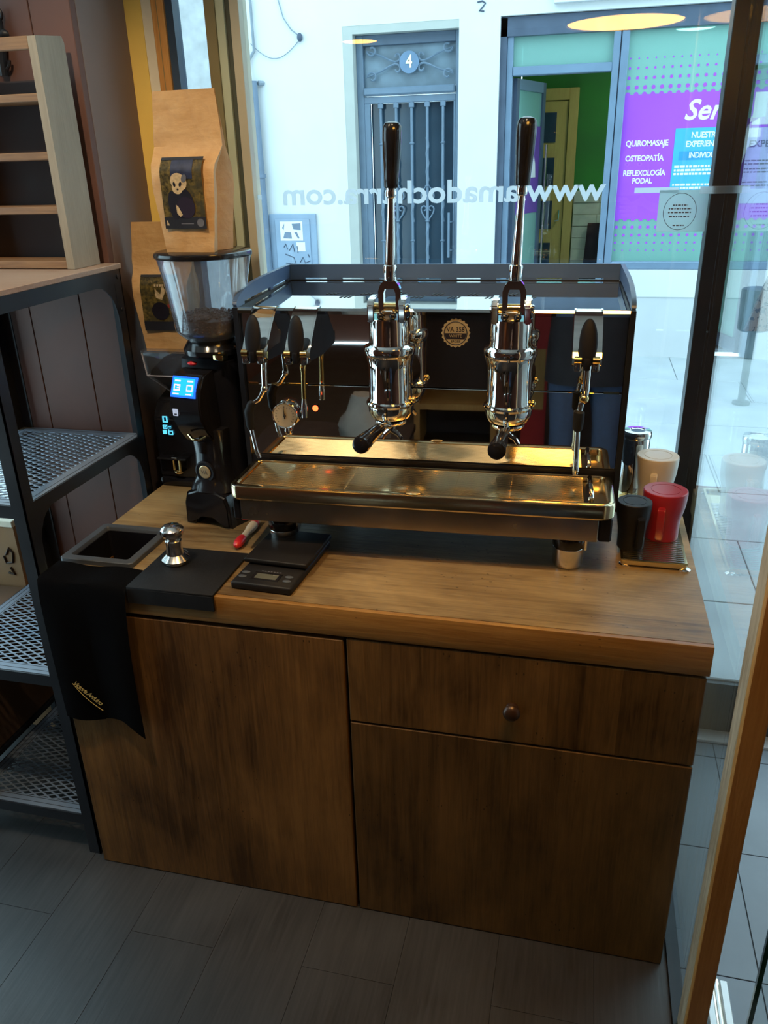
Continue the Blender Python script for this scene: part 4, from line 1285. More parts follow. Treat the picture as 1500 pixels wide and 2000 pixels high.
MB().prism([(0.072 + 0.0255 * math.cos(math.radians(a)), 0.530 + 0.0255 * math.sin(math.radians(a))) for a in (180, 196, 212, 328, 344, 360)], 'y', 0.2005, 0.2011).build('emblem_band', 'print_black', bd)
text('emblem_lettering', 'WHITE', 0.0095, 'badge', bd, facing(0.072, 0.2001, 0.5235), 0.0003, world=False)
text('emblem_lettering', 'EAGLE', 0.0080, 'print_black', bd, facing(0.072, 0.2008, 0.5110), 0.0003, world=False)

# portafilters locked in the groups
for gx, dx, lab in ((GX[0], -0.034, 'left'), (GX[1], -0.012, 'right')):
    p = em.matrix_world
    Lm = WM[em.name]
    loc = Lm @ Vector((gx, 0.11, 0.33))
    pf = thing('portafilter', 'chrome portafilter with black handle locked in the %s lever group' % ('first' if lab == 'left' else 'second'), 'portafilter', loc, 0.0329, 'portafilters in the lever groups')
    pf['label'] = 'chrome portafilter with black handle under the lever beside the steam gauge' if lab == 'left' else 'chrome portafilter with black handle under the lever nearer the red cup'
    MB().lathe([(0, -0.004), (0.018, -0.002), (0.034, 0.004), (0.0385, 0.010), (0.0385, 0.0145), (0, 0.0145)], 28).build('basket', 'chrome', pf)
    MB().tube([(0.0, -0.030, 0.008), (dx * 0.25, -0.045, 0.010), (dx * 0.42, -0.062, 0.010)], [0.010, 0.0085, 0.0105], 12).build('neck', 'chrome', pf)
    mb = MB().tube([(dx * t_, y_, z_) for t_, y_, z_ in ((0.38, -0.058, 0.010), (0.42, -0.063, 0.010), (0.6, -0.095, 0.009), (0.85, -0.140, 0.007), (1.0, -0.168, 0.005), (1.03, -0.176, 0.005), (1.05, -0.180, 0.005))], [0.009, 0.0125, 0.0145, 0.0180, 0.0205, 0.0190, 0.011], 20)
    mb.build('handle', 'black_gloss', pf)
    mb = MB().tube([(0.0, 0.0, -0.002), (0.004, -0.002, -0.014), (0.018, -0.006, -0.022), (0.026, -0.008, -0.034)], [0.009, 0.008, 0.006, 0.005], 10)
    mb.tube([(0.0, 0.0, -0.010), (-0.014, -0.004, -0.022), (-0.022, -0.006, -0.034)], [0.008, 0.006, 0.005], 10)
    mb.build('double_spout', 'chrome', pf)

# ================================================================== GRINDERS
gr = thing('coffee_grinder', 'tall black coffee grinder with lit blue screen and clear hopper of beans', 'coffee grinder', (0.292, 0.455, WT), math.radians(-9))
# base: arched front legs, splayed rear
mb = MB()
arch = [(-0.074, 0.0), (-0.045, 0.0), (-0.040, 0.022), (-0.022, 0.036), (0.022, 0.036), (0.040, 0.022), (0.045, 0.0), (0.074, 0.0), (0.072, 0.060), (0.062, 0.092), (0.030, 0.104), (-0.030, 0.104), (-0.062, 0.092), (-0.072, 0.060)]
mb.prism(arch, 'y', -0.098, 0.0)
es = [e for e in mb.bm.edges if abs(e.verts[0].co.y + 0.098) < 1e-5 and abs(e.verts[1].co.y + 0.098) < 1e-5]
bmesh.ops.bevel(mb.bm, geom=es, offset=0.008, segments=3, affect='EDGES')
mb.build('base', 'black_gloss', gr)
for s in (-1, 1):
    MB().loft([[(s * 0.070, -0.085, 0.0), (s * 0.072, -0.085, 0.06), (s * 0.045, -0.085, 0.075), (s * 0.040, -0.085, 0.0)],
               [(s * 0.095, 0.01, 0.0), (s * 0.088, 0.01, 0.045), (s * 0.045, 0.01, 0.075), (s * 0.040, 0.01, 0.0)],
               [(s * 0.128, 0.10, 0.0), (s * 0.118, 0.10, 0.020), (s * 0.045, 0.10, 0.060), (s * 0.040, 0.10, 0.0)]]).build('base_leg', 'black_gloss', gr)
def ell(rx, ry, cy, z, n=24, e=2.6):
    out = []
    for i in range(n):
        a = 2 * PI * i / n
        c_, s_ = math.cos(a), math.sin(a)
        out.append((rx * math.copysign(abs(c_) ** (2 / e), c_), cy + ry * math.copysign(abs(s_) ** (2 / e), s_), z))
    return out
MB().loft([ell(0.068, 0.055, -0.040, 0.098), ell(0.062, 0.050, -0.038, 0.112), ell(0.052, 0.044, -0.034, 0.135), ell(0.050, 0.042, -0.034, 0.20), ell(0.056, 0.045, -0.036, 0.27)]).build('column', 'black_gloss', gr)
MB().loft([ell(0.080, 0.075, 0.050, 0.035, 24, 4), ell(0.086, 0.080, 0.050, 0.06, 24, 4), ell(0.088, 0.082, 0.045, 0.30, 24, 4), ell(0.090, 0.085, 0.040, 0.40, 24, 4), ell(0.086, 0.080, 0.040, 0.445, 24, 4), ell(0.066, 0.062, 0.035, 0.462, 24, 3)]).build('body', 'black_matte', gr)
# head with tilted screen
hp = [(-0.045, 0.425), (-0.090, 0.420), (-0.112, 0.385), (-0.122, 0.345), (-0.118, 0.310), (-0.098, 0.270), (-0.070, 0.235), (-0.030, 0.220), (-0.030, 0.425)]
hm = MB().prism(hp, 'x', -0.058, 0.034)
bmesh.ops.bevel(hm.bm, geom=list(hm.bm.edges), offset=0.004, segments=2, affect='EDGES')
hd_ = hm.build('head', 'black_gloss', gr)
def on_face(u, v, off):
    # u across, v along the sloped face from (y,z)=(-0.112,0.385) up to (-0.090,0.420)
    a = Vector((0, -0.119, 0.358))
    b = Vector((0, -0.092, 0.417))
    d_ = (b - a).normalized()
    n_ = Vector((0, -d_.z, d_.y))
    return a + d_ * v + n_ * off + Vector((u, 0, 0))
def face_quad(u0, u1, v0, v1, off, th=0.0008):
    mb_ = MB()
    mb_.loft([[on_face(u0, v0, off - th), on_face(u1, v0, off - th), on_face(u1, v1, off - th), on_face(u0, v1, off - th)], [on_face(u0, v0, off), on_face(u1, v0, off), on_face(u1, v1, off), on_face(u0, v1, off)]])
    return mb_
scn = face_quad(-0.051, 0.022, 0.008, 0.062, 0.0065, 0.008).build('screen', 'screen', hd_)
face_quad(-0.046, 0.017, 0.013, 0.057, 0.0073).build('screen_area', 'screen_cyan', hd_)
mb = MB()
for u in (-0.034, 0.004):
    for uu, vv, w, h in ((-0.008, 0.048, 0.017, 0.004), (-0.009, 0.038, 0.019, 0.003), (-0.009, 0.028, 0.003, 0.012), (0.007, 0.028, 0.003, 0.012), (-0.009, 0.024, 0.019, 0.004), (-0.010, 0.015, 0.018, 0.003)):
        q = [on_face(u + uu, vv, 0.0079), on_face(u + uu + w, vv, 0.0079), on_face(u + uu + w, vv + h, 0.0079), on_face(u + uu, vv + h, 0.0079)]
        q2 = [on_face(u + uu, vv, 0.0074), on_face(u + uu + w, vv, 0.0074), on_face(u + uu + w, vv + h, 0.0074), on_face(u + uu, vv + h, 0.0074)]
        mb.loft([q2, q])
for k in range(3):
    u = -0.025 + 0.006 * 0
    q = [on_face(u - 0.009, 0.026 + 0.005 * k, 0.0079), on_face(u + 0.003 - 0.009 + 0.003, 0.026 + 0.005 * k, 0.0079), on_face(u - 0.003, 0.0285 + 0.005 * k, 0.0079), on_face(u - 0.009, 0.0285 + 0.005 * k, 0.0079)]
    q2 = [v_ + Vector((0, 0.0004, -0.0002)) for v_ in q]
    mb.loft([q2, q])
mb.build('screen_icon', 'screen_pink', hd_, kind='stuff')
ic = MB()
for a, b, c_, d__ in ((-0.048, -0.046, 0.318, 0.336), (-0.036, -0.034, 0.318, 0.336), (-0.046, -0.036, 0.318, 0.320), (-0.046, -0.036, 0.334, 0.336), (-0.044, -0.042, 0.326, 0.334), (-0.040, -0.038, 0.326, 0.334), (-0.044, -0.038, 0.324, 0.326)):
    ic.box(a, b, -0.1236, -0.1215, c_, d__)
ic.build('touch_icon', 'white_led', hd_)
MB().tube([(-0.025, -0.100, 0.262), (-0.005, -0.112, 0.254), (0.015, -0.112, 0.254), (0.028, -0.100, 0.262)], 0.0036, 8).build('filter_fork', 'gold', gr)
MB().cyl((-0.004, -0.07, 0.235), (-0.004, -0.075, 0.205), 0.016, 0.010, 16).build('chute', 'black_matte', gr)
bdg = MB().lathe([(0, 0), (0.030, 0), (0.031, 0.004), (0.027, 0.006), (0.021, 0.005), (0, 0.005)], 28, (-0.004, -0.074, 0.152), RX).build('round_knob', 'black_matte', gr)
MB().lathe([(0, 0.0052), (0.0175, 0.0052), (0.0185, 0.0065), (0.0165, 0.008), (0, 0.008)], 24, (-0.004, -0.074, 0.152), RX).build('knob_badge', 'badge', bdg)
text('badge_mark', 'VA', 0.016, 'bronze_chrome', bdg, facing(-0.004, -0.0824, 0.152), 0.0004, world=False)
MB().ball((-0.02, -0.055, 0.440), 0.011, 1.3, 0.8, 0.5).build('push_button', 'red_plastic', gr)
# hopper
MB().lathe([(0.062, 0.455), (0.074, 0.462), (0.076, 0.475), (0.066, 0.490), (0.060, 0.497)], 30, (0.012, 0.0, 0)).build('hopper_neck', 'black_gloss', gr)
MB().box(0.070, 0.098, -0.012, 0.012, 0.474, 0.484, 0.003, 2).build('hopper_gate', 'chrome', gr)
MB().box(0.055, 0.085, -0.07, -0.045, 0.455, 0.470, 0.003, 2).build('clamp_screw', 'gold', gr)
HPc = (0.012, 0.0, 0)
MB().lathe([(0.060, 0.494), (0.086, 0.516), (0.090, 0.524), (0.104, 0.640), (0.1175, 0.706), (0.1155, 0.706), (0.102, 0.640), (0.088, 0.525), (0.084, 0.518), (0.058, 0.496)], 40, HPc).build('hopper', 'plastic', gr, angle=50)
MB().lathe([(0, 0.7135), (0.115, 0.7135), (0.1195, 0.711), (0.121, 0.706), (0.120, 0.700), (0.117, 0.699), (0, 0.705)], 40, HPc).build('hopper_lid', 'black_gloss', gr)
bm_ = MB()
bm_.lathe([(0, 0.498), (0.056, 0.498), (0.083, 0.519), (0.0865, 0.526), (0.089, 0.551), (0.080, 0.553), (0, 0.556)], 30, HPc)
for i in range(430):
    a = random.uniform(0, 2 * PI)
    if i < 270:
        r = 0.086 * math.sqrt(random.random())
        z = 0.5545 + random.uniform(-0.002, 0.006)
    else:
        z = random.uniform(0.522, 0.552)
        r = 0.0845 + (z - 0.522) * 0.08
    m_ = Matrix.Rotation(random.uniform(0, 6.3), 4, 'Z') @ Matrix.Rotation(random.uniform(-0.9, 0.9), 4, 'X')
    bm_.ball((HPc[0] + r * math.cos(a), r * math.sin(a), z), 0.0052, 1.25, 0.85, 0.65, 6, 4, m_)
bm_.build('coffee_beans', 'bean', gr, kind='stuff', angle=60)

g2 = thing('coffee_grinder', 'squat black coffee grinder with cyan display and tapered clear hopper beside the wall', 'coffee grinder', (0.065, 0.705, WT))
MB().box(-0.068, 0.090, -0.088, 0.10, 0.0, 0.030, 0.010, 2).build('base', 'black_gloss', g2)
pr = [(-0.082, 0.030), (-0.076, 0.150), (-0.080, 0.215), (-0.050, 0.262), (0.03, 0.285), (0.095, 0.285), (0.095, 0.030)]
b2 = MB().prism(pr, 'x', -0.066, 0.088)
bmesh.ops.bevel(b2.bm, geom=list(b2.bm.edges), offset=0.005, segments=2, affect='EDGES')
b2 = b2.build('body', 'black_gloss', g2)
mb = MB()
for a, b, c_, d__ in ((-0.034, -0.031, 0.205, 0.222), (-0.022, -0.019, 0.205, 0.222), (-0.034, -0.019, 0.220, 0.223), (-0.034, -0.019, 0.204, 0.207),
                     (-0.036, -0.023, 0.194, 0.1955), (-0.036, -0.023, 0.184, 0.1855), (-0.036, -0.0345, 0.184, 0.195), (-0.0245, -0.023, 0.184, 0.195), (-0.0315, -0.028, 0.188, 0.192),
                     (-0.038, -0.027, 0.168, 0.180), (-0.020, -0.0185, 0.166, 0.182), (-0.020, -0.006, 0.166, 0.1675), (-0.0075, -0.006, 0.166, 0.178), (-0.020, -0.006, 0.1765, 0.178), (-0.018, -0.010, 0.186, 0.1875), (-0.018, -0.010, 0.191, 0.1925)):
    mb.box(a, b, -0.0835, -0.0800, c_, d__)
mb.build('display_glyph', 'cyan_led', b2, kind='stuff')
MB().box(-0.058, 0.04, -0.110, -0.075, 0.094, 0.100, 0.002).build('filter_rest', 'black_matte', g2)
MB().box(-0.008, 0.012, -0.112, -0.08, 0.098, 0.104, 0.002).build('rest_plate', 'chrome', g2)
for x in (-0.008, 0.012):
    MB().cyl((x, -0.098, 0.06), (x, -0.098, 0.096), 0.0045, seg=10).build('rest_rod', 'gold', g2)
MB().ball((0.002, -0.094, 0.052), 0.013, 1.2, 0.6, 0.6).build('rest_knob', 'gold', g2)
mb = MB()
mb.loft([rrect(-0.068, 0.100, -0.090, 0.080, 0.008, 0.415), rrect(-0.063, 0.095, -0.085, 0.075, 0.008, 0.345), rrect(-0.018, 0.045, -0.035, 0.030, 0.006, 0.282)], caps=False)
bmesh.ops.solidify(mb.bm, geom=list(mb.bm.faces), thickness=0.002)
mb.build('hopper', 'plastic', g2)
mb = MB()
for pts in ([(-0.067, -0.089, 0.413), (-0.062, -0.084, 0.346)], [(-0.062, -0.084, 0.346), (0.094, -0.084, 0.346)], [(-0.062, -0.084, 0.346), (-0.017, -0.034, 0.284)], [(-0.062, -0.084, 0.346), (-0.062, 0.074, 0.346)]):
    mb.tube(pts, 0.0022, 6)
mb.build('hopper_edge_glint', 'edge_glint', g2)  # pale tubes added as bright glints along the hopper edges
mb = MB()
mb.loft([rrect(-0.014, 0.041, -0.031, 0.026, 0.006, 0.285), rrect(-0.058, 0.090, -0.080, 0.070, 0.008, 0.346), rrect(-0.055, 0.090, -0.078, 0.068, 0.01, 0.36), rrect(-0.025, 0.075, -0.06, 0.05, 0.02, 0.392), rrect(0.01, 0.05, -0.03, 0.02, 0.018, 0.398)])
mb.build('ground_coffee', 'ground', g2, kind='stuff')
MB().loft([rrect(-0.072, 0.104, -0.094, 0.084, 0.009, 0.4155), rrect(-0.072, 0.104, -0.094, 0.084, 0.009, 0.421)]).build('hopper_lid', 'plastic', g2)

# ================================================================== COFFEE BAGS
def coffee_bag(label, loc, rz, w, d, h, picture):
    root = thing('coffee_bag', label, 'coffee bag', loc, rz)
    rings = []
    nz = 18
    for i in range(nz + 1):
        f = i / nz
        if f < 0.50:
            dd, ww = d, w * (0.82 + 0.22 * min(1, f / 0.4))
        elif f < 0.68:
            u = (f - 0.5) / 0.18
            dd, ww = d * (1 - 0.86 * (u * u * (3 - 2 * u))), w * (1.04 + 0.12 * u)
        else:
            dd, ww = d * (0.14 - 0.09 * min(1, (f - 0.68) / 0.2)), w * (1.16 - 0.14 * (f - 0.68) / 0.32)
        bul = 0.004 * math.sin(min(1, f / 0.66) * PI)
        cr = 0.0022 if 0.02 < f < 0.98 else 0.0005
        gus = 0.72 if f < 0.5 else 0.72 + 0.25 * min(1, (f - 0.5) / 0.15)
        ring_ = []
        xs_ = (-1, -0.62, -0.2, 0.2, 0.62, 1)
        for x in xs_:
            ring_.append((x * ww, -dd - bul * (1 - x * x) + random.uniform(-cr, cr), h * f))
        ring_.append((ww * (1 - (1 - gus) * 0.35), -dd * 0.45, h * f))
        ring_.append((ww * gus, 0 + random.uniform(-cr, cr), h * f))
        ring_.append((ww * (1 - (1 - gus) * 0.35), dd * 0.45, h * f))
        for x in reversed(xs_):
            ring_.append((x * ww, dd + bul * (1 - x * x) + random.uniform(-cr, cr), h * f))
        ring_.append((-ww * (1 - (1 - gus) * 0.35), dd * 0.45, h * f))
        ring_.append((-ww * gus, 0 + random.uniform(-cr, cr), h * f))
        ring_.append((-ww * (1 - (1 - gus) * 0.35), -dd * 0.45, h * f))
        rings.append(ring_)
    MB().loft(rings).build('paper_bag', 'kraft', root, angle=40)
    # printed label just proud of the front
    yl = -d - 0.0066
    z0, z1 = h * 0.155, h * 0.50
    zt = h * 0.60
    wl = w * 0.70
    def lab_y(z, off):
        return yl - off if z < z1 else yl - off + d * 0.42 * ((z - z1) / (zt - z1)) ** 1.6
    def patch(pts, off, name, m, parent):
        mb_ = MB()
        n_ = len(pts)
        A = [mb_.bm.verts.new((x, lab_y(z, off), z)) for x, z in pts]
        Bv = [mb_.bm.verts.new((x, lab_y(z, off - 0.0004), z)) for x, z in pts]
        mb_.bm.faces.new(A)
        mb_.bm.faces.new(list(reversed(Bv)))
        for i in range(n_):
            j = (i + 1) % n_
            mb_.bm.faces.new((A[j], A[i], Bv[i], Bv[j]))
        return mb_.build(name, m, parent)
    H = zt - z0
    mb_ = MB()
    mb_.grid(lambda u, v: (-wl + 2 * wl * u, lab_y(z0 + H * v, 0.0005), z0 + H * v), 2, 16)
    bmesh.ops.solidify(mb_.bm, geom=list(mb_.bm.faces), thickness=0.0006)
    lb = mb_.build('label', 'moss_print', root)
    X = lambda u: -wl + 2 * wl * u
    Z = lambda v: z0 + H * v
    patch([(X(0), Z(0)), (X(1), Z(0)), (X(1), Z(0.17)), (X(0), Z(0.17))], 0.0016, 'dark_band', 'print_dark', lb)
    mb_ = MB()
    mb_.grid(lambda u, v: (-wl + 2 * wl * u, lab_y(Z(0.96 + 0.04 * v), 0.0018), Z(0.96 + 0.04 * v)), 1, 2)
    mb_.build('dark_strip', 'print_dark', lb, fix=False)
    def oval(cx_, cz_, rx, rz_, off, name, m, a0=0.0, n_=18):
        pts = []
        for i in range(n_):
            a = 2 * PI * i / n_
            px, pz = rx * math.cos(a), rz_ * math.sin(a)
            pts.append((X(cx_) + wl * 2 * (px * math.cos(a0) - pz * math.sin(a0)), Z(cz_) + wl * 2 * (px * math.sin(a0) + pz * math.cos(a0))))
        return patch(pts, off, name, m, lb)
    if picture == 'panda':
        mb_ = MB()
        mb_.grid(lambda u, v: (X(0.26 + 0.52 * u), lab_y(Z(0.70 + 0.26 * v), 0.0014), Z(0.70 + 0.26 * v)), 1, 8)
        mb_.build('blue_patch', 'print_navy', lb, fix=False)
        oval(0.48, 0.36, 0.27, 0.31, 0.0016, 'animal_body', 'print_black')
        oval(0.27, 0.33, 0.12, 0.30, 0.0018, 'animal_arm', 'print_black', 0.1)
        oval(0.56, 0.30, 0.22, 0.22, 0.0020, 'animal_belly', 'print_plum')
        patch([(X(0.32), Z(0.34)), (X(0.37), Z(0.32)), (X(0.46), Z(0.20)), (X(0.40), Z(0.17)), (X(0.33), Z(0.22))], 0.0022, 'animal_foot', 'print_cream', lb)
        oval(0.44, 0.66, 0.20, 0.17, 0.0018, 'animal_head', 'print_cream', -0.5)
        oval(0.40, 0.58, 0.13, 0.13, 0.0021, 'animal_muzzle', 'print_cream')
        oval(0.335, 0.625, 0.030, 0.048, 0.0024, 'animal_eye', 'print_black', 0.2)
        oval(0.475, 0.625, 0.030, 0.050, 0.0024, 'animal_eye', 'print_black', -0.4)
        oval(0.405, 0.555, 0.024, 0.020, 0.0024, 'animal_nose', 'print_black')
        oval(0.575, 0.705, 0.06, 0.085, 0.0022, 'animal_ear', 'print_grey', -0.5)
        oval(0.87, 0.085, 0.085, 0.085, 0.0020, 'small_seal', 'print_grey')
        patch([(X(0.40), Z(0.065)), (X(0.70), Z(0.065)), (X(0.70), Z(0.08)), (X(0.40), Z(0.08))], 0.0020, 'small_line', 'print_grey', lb)
        patch([(X(0.05), Z(0.05)), (X(0.11), Z(0.05)), (X(0.07), Z(0.12)), (X(0.05), Z(0.12))], 0.0020, 'small_mark', 'print_cream', lb)
    else:
        oval(0.50, 0.36, 0.24, 0.23, 0.0018, 'dark_round_print', 'print_black')
        patch([(X(0.30), Z(0.90)), (X(0.42), Z(0.60)), (X(0.58), Z(0.56)), (X(0.70), Z(0.72)), (X(0.62), Z(0.84)), (X(0.55), Z(0.66)), (X(0.44), Z(0.74))], 0.0019, 'straw_print', 'print_cream', lb)
        oval(0.80, 0.46, 0.09, 0.06, 0.0020, 'red_print', 'red_pack')
        for u in (0.40, 0.47, 0.54, 0.61, 0.68):
            patch([(X(u), Z(0.80)), (X(u + 0.05), Z(0.80)), (X(u + 0.05), Z(0.84)), (X(u), Z(0.84))], 0.0022, 'small_line', 'print_cream', lb)
    return root
coffee_bag('upright kraft paper coffee bag with panda label standing on the clear hopper lid', (0.302, 0.446, WT + 0.7142), math.radians(-3), 0.078, 0.050, 0.352, 'panda')
coffee_bag('kraft coffee bag with a dark round print standing behind on the squat grinder', (0.062, 0.690, WT + 0.4215), math.radians(3), 0.078, 0.045, 0.345, 'cup')

# ================================================================== CUPS ON THE SLATTED TRAY
ct = thing('cup_tray', 'slatted chrome tray under the mugs at the end of the worktop', 'tray', (1.428, 0.61, WT))
x0, x1, y0, y1 = -0.066, 0.086, -0.285, 0.225
MB().loft([rrect(x0, x1, y0, y1, 0.008, 0.006), rrect(x0, x1, y0, y1, 0.008, 0.017), rrect(x0 + 0.006, x1 - 0.006, y0 + 0.006, y1 - 0.006, 0.006, 0.017), rrect(x0 + 0.006, x1 - 0.006, y0 + 0.006, y1 - 0.006, 0.006, 0.008)]).build('pan', 'lamp_tinted_steel', ct)
mb = MB()
for k in range(38):
    y = y0 + 0.012 + k * 0.0104
    mb.box(x0 + 0.0065, x1 - 0.0065, y - 0.0030, y + 0.0030, 0.0145, 0.0175)
mb.build('slats', 'steel', ct, kind='stuff')
MB().tube([(x0, y0, 0.018), (x1, y0, 0.018)], 0.0022, 8).build('front_rail', 'gold', ct)
for x, y in ((x0 + 0.01, y0 + 0.01), (x1 - 0.006, y0 + 0.004), (x0 + 0.01, y1 - 0.01), (x1 - 0.01, y1 - 0.01)):
    MB().lathe([(0, 0.0003), (0.014, 0.0003), (0.014, 0.004), (0.008, 0.008), (0, 0.008)], 16, (x, y, 0)).build('foot', 'chrome', ct)

def mug(name, label, m, x, y, r, h, handle_ang, hz):
    t_ = thing(name, label, 'mug', (x, y, WT + 0.0178), handle_ang)
    k = h / 0.125
    MB().lathe([(0, 0.0), (r * 0.74, 0.0), (r * 0.78, 0.003 * k), (r * 0.78, 0.030 * k), (r * 0.80, 0.052 * k), (r * 0.90, 0.074 * k), (r * 0.955, 0.088 * k), (r * 0.99, 0.110 * k), (r * 1.0, 0.119 * k),
                (r * 0.985, 0.1235 * k), (r * 0.95, 0.125 * k), (r * 0.68, 0.125 * k), (r * 0.67, 0.1238 * k), (r * 0.64, 0.1238 * k), (r * 0.63, 0.125 * k), (0, 0.1255 * k)], 40).build('body', m, t_, angle=28)
    w = 0.0085
    mb_ = MB()
    pts = [(r * 0.93, 0.098 * k), (r * 1.22, 0.096 * k), (r * 1.27, 0.088 * k), (r * 1.20, 0.022 * k), (r * 1.12, 0.014 * k), (r * 0.74, 0.014 * k), (r * 0.76, 0.026 * k), (r * 1.04, 0.026 * k), (r * 1.11, 0.084 * k), (r * 0.93, 0.086 * k)]
    mb_.prism(pts, 'y', -w, w)
    bmesh.ops.bevel(mb_.bm, geom=list(mb_.bm.edges), offset=0.002, segments=2, affect='EDGES')
    mb_.build('handle', m, t_)
    return t_
HA = math.radians(-100)
mug('mug', 'glossy red mug with its handle to the front on the slatted tray', 'red_cup', 1.462, 0.476, 0.0535, 0.128, HA, 0)
mug('mug', 'matte black mug close to the coffee machine drip tray', 'black_cup', 1.386, 0.404, 0.0415, 0.122, math.radians(-70), 0)
mug('mug', 'large cream mug behind the red one beside the window post', 'white_cup', 1.453, 0.655, 0.0545, 0.155, HA, 0)
cn = thing('steel_canister', 'polished steel canister beside the machine, behind the black mug', 'canister', (1.404, 0.775, WT + 0.0178))
MB().lathe([(0, 0), (0.034, 0), (0.036, 0.002), (0.0365, 0.160), (0.035, 0.163), (0, 0.163)], 32).build('body', 'chrome', cn)
MB().lathe([(0, 0.1635), (0.038, 0.1635), (0.0395, 0.166), (0.0395, 0.178), (0.037, 0.183), (0.022, 0.184), (0.020, 0.182), (0, 0.182)], 32).build('lid', 'chrome', cn)

# ================================================================== RACK
rk = thing('metal_rack', 'black steel rack with mesh shelves to the left of the wooden counter', 'shelf rack', (-0.23, 0.30, 0))
rk['label'] = 'black steel rack with mesh shelves standing between the counter and the boxes'
RX0, RX1, RY0, RY1 = -0.432, -0.018, 0.022, 0.592
PW = 0.036
for px in (RX0, RX1 - PW):
    for py in (RY0, RY1 - PW):
        mb = MB()
        inx = px + PW - 0.004 if px > -0.2 else px
        mb.box(px, px + PW, py if py < 0.1 else py + PW - 0.004, (py + 0.004) if py < 0.1 else py + PW, 0.0, 1.572)
        mb.box(inx, inx + 0.004, py, py + PW, 0.0, 1.572)
        mb.build('post', 'rack', rk, world=True)
        if py < 0.1:
            pass
def clipped(p, q, x0, x1, y0, y1):
    (ax, ay), (bx_, by) = p, q
    t0, t1 = 0.0, 1.0
    for d_, lo, hi, s_ in ((bx_ - ax, x0, x1, ax), (by - ay, y0, y1, ay)):
        if abs(d_) < 1e-9:
            if s_ < lo or s_ > hi:
                return None
            continue
        u0, u1 = sorted(((lo - s_) / d_, (hi - s_) / d_))
        t0, t1 = max(t0, u0), min(t1, u1)
    if t1 - t0 < 0.02:
        return None
    return (ax + (bx_ - ax) * t0, ay + (by - ay) * t0), (ax + (bx_ - ax) * t1, ay + (by - ay) * t1)
mesh_cache = None
for zi, z in enumerate((1.098, 0.615, 0.142)):
    fr = MB()
    fw = 0.034
    a0, a1, b0, b1 = RX0 + 0.005, RX1 - 0.005, RY0 + 0.005, RY1 - 0.005
    for q in ((a0, a1, b0, b0 + fw), (a0, a1, b1 - fw, b1), (a0, a0 + fw, b0 + fw, b1 - fw), (a1 - fw, a1, b0 + fw, b1 - fw)):
        fr.box(*q, z - 0.003, z)
    fr = fr.build('shelf_frame', 'rack_mesh', rk, world=True)
    ml = MB()
    for (x0_, x1_, y0_, y1_) in ((a0 + 0.013, a1 - 0.013, b0 + 0.012, b0 + 0.0135), (a0 + 0.013, a1 - 0.013, b1 - 0.0135, b1 - 0.012), (a0 + 0.012, a0 + 0.0135, b0 + 0.013, b1 - 0.013), (a1 - 0.0135, a1 - 0.012, b0 + 0.013, b1 - 0.013), (a0 + fw - 0.006, a0 + fw - 0.0045, b0 + fw, b1 - fw), (a0 + fw, a1 - fw, b0 + fw - 0.006, b0 + fw - 0.0045)):
        ml.box(x0_, x1_, y0_, y1_, z, z + 0.0004)
    ml.build('frame_groove', 'rack', fr, world=True)
    # dark apron under each shelf edge
    for q in ((RX0 + PW, RX1 - PW, RY0, RY0 + 0.004), (RX0 + PW, RX1 - PW, RY1 - 0.004, RY1), (RX0, RX0 + 0.004, RY0 + PW, RY1 - PW), (RX1 - 0.004, RX1, RY0 + PW, RY1 - PW)):
        bx('shelf_apron', 'rack', rk, q[0], q[1], q[2], q[3], z - 0.034, z - 0.001)
    ms = MB()
    X0, X1, Y0, Y1 = a0 + fw - 0.002, a1 - fw + 0.002, b0 + fw - 0.002, b1 - fw + 0.002
    pitch, sl_ = 0.0200, 0.46
    for s in (-1, 1):
        for k in range(-60, 90):
            yb = Y0 + k * pitch
            c_ = clipped((X0, yb), (X1, yb + s * sl_ * (X1 - X0)), X0, X1, Y0, Y1)
            if c_:
                (ax, ay), (cx_, cy_) = c_
                dx, dy = cx_ - ax, cy_ - ay
                L_ = math.hypot(dx, dy)
                nx, ny_ = -dy / L_ * 0.0023, dx / L_ * 0.0023
                za, zb = z - 0.0022, z - 0.0006 + (0.0002 if s > 0 else 0)
                ms.loft([[(ax + nx, ay + ny_, za), (ax - nx, ay - ny_, za), (ax - nx, ay - ny_, zb), (ax + nx, ay + ny_, zb)], [(cx_ + nx, cy_ + ny_, za), (cx_ - nx, cy_ - ny_, za), (cx_ - nx, cy_ - ny_, zb), (cx_ + nx, cy_ + ny_, zb)]])
    ms.build('wire_mesh', 'rack_mesh', rk, world=True, kind='stuff')
    # curved gussets on the right side
    for yb, s in ((RY1 - PW, -1), (RY0 + PW, 1)):
        pts = [(yb, z - 0.034), (yb + s * 0.075, z - 0.034)]
        for i in range(7):
            f = i / 6
            pts.append((yb + s * 0.075 * (1 - f) ** 1.8, z - 0.034 - 0.095 * f ** 1.8))
        g_ = MB()
        g_.prism(pts, 'x', RX1 - 0.004, RX1 - 0.0005)
        g_.build('gusset', 'rack', rk, world=True)
for q in ((RX0 + PW, RX1 - PW, RY0, RY0 + 0.004), (RX0 + PW, RX1 - PW, RY1 - 0.004, RY1), (RX0, RX0 + 0.004, RY0 + PW, RY1 - PW), (RX1 - 0.004, RX1, RY0 + PW, RY1 - PW)):
    bx('top_apron', 'rack', rk, q[0], q[1], q[2], q[3], 1.535, 1.572)
pts = [(RY1 - PW, 1.535), (RY1 - PW - 0.085, 1.535)]
for i in range(7):
    f = i / 6
    pts.append((RY1 - PW - 0.085 * (1 - f) ** 1.8, 1.535 - 0.11 * f ** 1.8))
gt = MB().prism(pts, 'x', RX1 - 0.004, RX1 - 0.0005).build('gusset', 'rack', rk, world=True)
